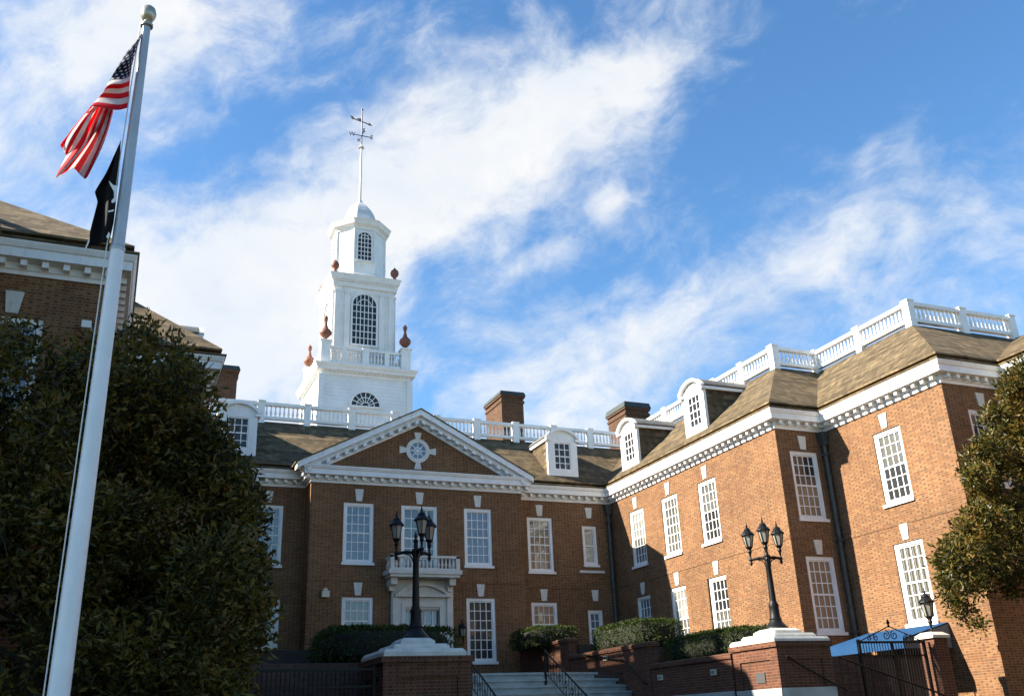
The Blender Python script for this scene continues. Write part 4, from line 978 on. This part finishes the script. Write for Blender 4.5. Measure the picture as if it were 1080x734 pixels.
rows = [
 [F(452, 55, 0), F(422, 140, 0.0), F(404, 205, -0.02), F(396, 262, 0.0), F(392, 320, -0.03), F(388, 382, 0.0)],
 [F(425, 95, -0.10), F(398, 165, -0.18), F(378, 225, -0.10), F(362, 275, -0.20), F(350, 330, -0.12), F(338, 392, -0.14)],
 [F(366, 168, -0.04), F(348, 198, -0.16), F(322, 240, -0.06), F(300, 285, -0.20), F(272, 330, -0.08), F(238, 376, -0.10)],
 [F(352, 250, 0.16), F(334, 285, 0.12), F(316, 312, 0.18), F(282, 345, 0.02), F(250, 370, 0.10), F(216, 392, -0.04)],
 [F(322, 400, 0.16), F(306, 440, 0.02), F(270, 430, -0.14), F(232, 462, 0.04), F(196, 440, -0.12), F(168, 448, 0.04)],
 [F(296, 495, 0.12), F(262, 560, -0.06), F(232, 520, 0.10), F(186, 560, -0.12), F(150, 520, 0.02), F(118, 512, -0.08)],
 [F(266, 574, 0.10), F(205, 690, -0.06), F(150, 640, 0.10), F(75, 686, -0.04), F(122, 590, 0.10), F(95, 542, -0.06)],
]
fl, _ = cloth_obj('national_flag', rows, 60, 39, lambda s, t: (0.07*math.sin(9*t+5*s)+0.05*math.sin(19*t-6*s)+0.025*math.sin(34*t+9*s))*min(1, 2*s), FLAG)
tag(fl, 'red and white striped flag with starry blue corner drooping from the flagpole top', 'flag')
S2 = 5.646; F2 = lambda x, y, d: (80+x/S2, 140+y/S2, d)
rows2 = [
 [F2(268, 46, 0), F2(262, 180, 0), F2(250, 300, 0), F2(238, 430, 0), F2(225, 540, 0), F2(198, 655, 0)],
 [F2(262, 60, -0.04), F2(232, 205, -0.10), F2(205, 320, -0.12), F2(195, 430, -0.10), F2(182, 545, -0.12), F2(160, 655, -0.06)],
 [F2(256, 74, 0.03), F2(205, 222, 0.05), F2(160, 335, 0.02), F2(158, 430, 0.05), F2(135, 565, 0.04), F2(122, 668, 0.05)],
 [F2(250, 90, 0.0), F2(182, 240, -0.05), F2(114, 352, -0.06), F2(130, 415, -0.02), F2(86, 585, -0.05), F2(76, 680, 0.0)],
]
fb, _ = cloth_obj('black_flag', rows2, 24, 30, lambda s, t: 0.02*math.sin(14*t+7*s)*s, BLACKCL)
tag(fb, 'black flag with a partly folded white emblem hanging below the striped flag', 'flag')
em = MB()
def patch(pts):
    P = [on_plane_y(*F2(x, y, 0)[:2], FY-0.19) for x, y in pts]; Q = [p+Vector((0, 0.003, 0)) for p in P]; n = len(P)
    em.add(P+Q, [tuple(range(n)), tuple(range(2*n-1, n-1, -1))]+[(i, (i+1) % n, (i+1) % n+n, i+n) for i in range(n)])
patch([(196, 286), (222, 312), (247, 318), (243, 365), (236, 412), (214, 420), (212, 404), (228, 388), (226, 350), (205, 312)])
patch([(192, 466), (226, 458), (226, 468), (193, 474)])
patch([(180, 622), (196, 590), (203, 604), (196, 632)])
em.build('emblem', WHITECL, fb, fb.location)
st_ = MB(); st_.add([on_plane_y(*F2(*p, 0)[:2], FY-0.03) for p in ((74, 640), (86, 594), (80, 650), (62, 690), (54, 690))], [(0, 1, 2, 3, 4)]); st_.build('hem_tape', WHITECL, fb, fb.location)

# ================================================================== PLANTS
def leaf_cloud(mb, pts, L, W, mi=0, rnd=random, up_bias=0.25):
    for p, n in pts:
        d = (n*0.6+Vector((rnd.gauss(0, 1), rnd.gauss(0, 1), rnd.gauss(0, 0.8)+up_bias))).normalized()
        sd = d.cross(Vector((rnd.gauss(0, 1), rnd.gauss(0, 1), rnd.gauss(0, 1)))).normalized(); nn = d.cross(sd)
        l = L*rnd.choice((0.5, 0.8, 1.0, 1.0, 1.3))*rnd.uniform(0.8, 1.15); w = W*rnd.uniform(0.7, 1.15)
        a = p; m = p+d*l*0.5+nn*l*0.06; t_ = p+d*l-nn*l*0.10
        mb.add([a, m+sd*w*0.5, t_, m-sd*w*0.5], [(0, 1, 2), (0, 2, 3)], mi)
def make_tree(name, label, base, trunk_h, clumps, n_leaves, L, W, mat, rnd, bare=0):
    t = thing(name, base, label, 'tree'); org = Vector(base)
    tr = MB(); top = org+Vector((0, 0, trunk_h))
    tr.tube([org, org+Vector((0.05, 0, trunk_h*0.5)), top, top+Vector((0.1, 0, 3.2))], [0.26, 0.21, 0.17, 0.05], 10)
    for ci_, (c, r) in enumerate(clumps):
        if r < 0.5 or ci_ % 3: continue
        s = org+Vector((0.05, 0, max(0.4, min(trunk_h+2.6, c.z-0.35*(c-org).xy.length))))
        mid = (s+c)/2+Vector((rnd.uniform(-.25, .25), rnd.uniform(-.25, .25), rnd.uniform(-0.1, 0.3))); mid.y += 0.3; tr.tube([s, mid, c], [0.055, 0.032, 0.012], 6)
        for k in range(4):
            e = c+Vector((rnd.gauss(0, 1), rnd.gauss(0, 1), rnd.gauss(0, 1))).normalized()*r*0.85; tr.tube([c, (c+e)/2+Vector((0, 0, 0.05)), e], [0.02, 0.013, 0.006], 4)
    for k in range(bare):
        c, r = rnd.choice(clumps[-14:]); e = c+Vector((rnd.uniform(0.2, 1), rnd.uniform(-1, 0.2), rnd.uniform(0.4, 1.2))).normalized()*r*rnd.uniform(1.2, 1.6)
        tr.tube([c, (c+e)/2+Vector((0.08, 0, -0.05)), e], [0.022, 0.014, 0.006], 4)
    tr.build('trunk', BARK, t, org)
    cr = MB(); vol = sum(r*r for c, r in clumps)
    for c, r in clumps:
        k = int(n_leaves*r*r/vol*(0.5 if (c.z > 6.4 and c.x < 5) else 1.0)); pts = []
        while len(pts) < k:
            n = Vector((rnd.gauss(0, 1), rnd.gauss(0, 1), rnd.gauss(0, 1))).normalized()
            # small sprays: a handful of leaves round one twig end
            q = c+Vector((n.x, n.y, n.z*0.8))*r*(rnd.random()**0.35)*rnd.uniform(0.85, 1.12)
            for _ in range(rnd.randint(4, 9)): pts.append((q+Vector((rnd.gauss(0, .07), rnd.gauss(0, .07), rnd.gauss(0, .07))), n))
        leaf_cloud(cr, pts, L, W, 0, rnd)
    cr.build('crown', mat, t, org)
    return t
rn = random.Random(21)
cl = []
def left_edge(z):     # how far right the crown reaches at height z
    P = [(0.6, 2.1), (2.4, 2.35), (3.6, 2.62), (4.6, 2.45), (5.6, 2.15), (6.6, 1.55), (7.6, 1.05), (8.6, 0.25), (9.2, -0.3)]
    for (a, b), (c, d) in zip(P[:-1], P[1:]):
        if a <= z <= c: return b+(d-b)*(z-a)/(c-a)-0.22
    return P[-1][1]
for k in range(190):
    z = rn.uniform(0.5, 7.6); r = rn.uniform(0.4, 0.95); xm = left_edge(z)-r*0.95
    x = xm if k % 4 == 0 else rn.uniform(-4.6, xm); ymax = 1.9*(1-0.45*abs(z-4)/5); y = 16.4+rn.uniform(-ymax, ymax)
    if z+r > 8.0+0.25*math.sin(2.3*x): z -= 0.7
    cl.append((Vector((x, y, z)), r))
for k in range(46):
    z = rn.uniform(0.8, 7.6); cl.append((Vector((left_edge(z)-rn.uniform(0.0, 0.35), 16.4+rn.uniform(-1, 1), z)), rn.uniform(0.2, 0.33)))
for k in range(26):
    x = rn.uniform(-3.2, 0.9); cl.append((Vector((x, 16.5+rn.uniform(-.8, .8), 7.75+0.3*math.sin(3.1*x+1)+rn.uniform(-.25, .25))), rn.uniform(0.18, 0.30)))
for x, z, r in ((-2.2, 7.85, .4), (-1.75, 8.0, .35), (-1.3, 7.7, .5), (-0.75, 8.1, .4), (-0.3, 8.35, .38), (0.0, 8.05, .45), (0.45, 7.85, .35), (0.75, 7.75, .45), (-2.9, 7.7, .45), (1.1, 7.0, .4), (1.35, 6.5, .45), (1.75, 5.9, .4), (1.95, 5.3, .45)):
    cl.append((Vector((x, 16.6+rn.uniform(-.4, .4), z-0.25)), r))
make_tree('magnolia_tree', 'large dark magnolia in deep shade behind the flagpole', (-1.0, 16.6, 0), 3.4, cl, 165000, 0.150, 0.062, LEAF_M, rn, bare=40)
cl = []
def right_edge(z):    # how far left the crown reaches at height z
    P = [(3.0, 20.4), (3.4, 19.9), (3.9, 19.25), (4.7, 19.0), (5.8, 20.05), (6.6, 20.9), (7.3, 20.5), (8.15, 21.3), (9.0, 22.2), (10.3, 23.3), (11.3, 24.2)]
    for (a, b), (c, d) in zip(P[:-1], P[1:]):
        if a <= z <= c: return b+(d-b)*(z-a)/(c-a)
    return P[-1][1]
for k in range(62):
    z = rn.uniform(3.7, 10.6); r = rn.uniform(0.35, 0.72); w = max(0.4, 1.8*(1-(z-4)/9)); y = 18.0+rn.uniform(-w, w)
    x0 = (right_edge(z)+r*1.05+0.15)*(y/18.0); x = x0 if k % 2 == 0 else rn.uniform(x0, max(x0+.1, 25.0))
    cl.append((Vector((x, y, z)), r))
for k in range(50):
    z = rn.uniform(3.3, 10.8); y = 18.0+rn.uniform(-1, 1); cl.append((Vector(((right_edge(z)+rn.uniform(0.05, 0.5))*(y/18.0), y, z)), rn.uniform(0.16, 0.30)))
make_tree('magnolia_tree', 'sunlit green and russet magnolia at the right edge before the brick corner', (22.9, 18.0, 0), 3.6, cl, 42000, 0.16, 0.070, LEAF_M, rn, bare=10)

def hedge(label, x0, x1, y0, y1, z0, z1, n, rnd):
    c = Vector(((x0+x1)/2, (y0+y1)/2, (z0+z1)/2)); h = Vector(((x1-x0)/2, (y1-y0)/2, (z1-z0)/2))
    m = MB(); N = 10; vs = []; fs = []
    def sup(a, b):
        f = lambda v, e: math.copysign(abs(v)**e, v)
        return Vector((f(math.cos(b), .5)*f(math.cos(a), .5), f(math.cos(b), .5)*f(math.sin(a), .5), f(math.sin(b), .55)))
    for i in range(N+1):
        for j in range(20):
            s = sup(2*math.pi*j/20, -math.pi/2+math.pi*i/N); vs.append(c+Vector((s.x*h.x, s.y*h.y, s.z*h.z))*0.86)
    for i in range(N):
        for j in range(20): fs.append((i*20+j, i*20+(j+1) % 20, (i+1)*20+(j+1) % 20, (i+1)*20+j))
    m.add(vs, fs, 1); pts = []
    for k in range(n):
        ax_ = rnd.choices((0, 1, 2), (h.y*h.z, h.x*h.z, h.x*h.y))[0]; q = [rnd.uniform(-1, 1) for _ in range(3)]; q[ax_] = rnd.choice((-1, 1)) if ax_ < 2 else 1
        nrm4 = (q[0]**4+q[1]**4+q[2]**4)**0.25; s = Vector(q)/nrm4; bump = 1+0.035*math.sin(s.x*9+k % 3)+rnd.gauss(0, 0.035)
        pts.append((c+Vector((s.x*h.x, s.y*h.y, s.z*h.z))*bump*0.97, s.normalized()))
    leaf_cloud(m, pts, 0.10, 0.055, 0, rnd)
    o = m.build('hedge', [LEAF_H, CORE], None, (c.x, c.y, z0), loc=(c.x, c.y, z0)); return tag(o, label, 'hedge', 'clipped hedges behind the garden walls')
hedge('bright sunlit hedge above the low garden wall, left of the right lamp pier', 17.25, 19.6, 24.1, 29.2, 3.2, 4.12, 9000, rn)
hedge('dark rounded hedge on the middle garden wall, right of the tall shaded windows', 17.3, 19.3, 29.9, 34.3, 3.95, 4.98, 7000, rn)
hedge('dark low hedge below the lower window right of the pavilion', 15.9, 18.1, 35.9, 39.2, 4.45, 5.32, 5000, rn)
hedge('dark hedge against the brick left of the doorway, behind the left lamp', 7.0, 10.3, 34.0, 37.2, 3.2, 5.15, 6000, rn)
hedge('dark clipped hedge just behind the left lamp pier', 5.3, 9.3, 25.4, 29.0, 3.2, 4.25, 6000, rn)
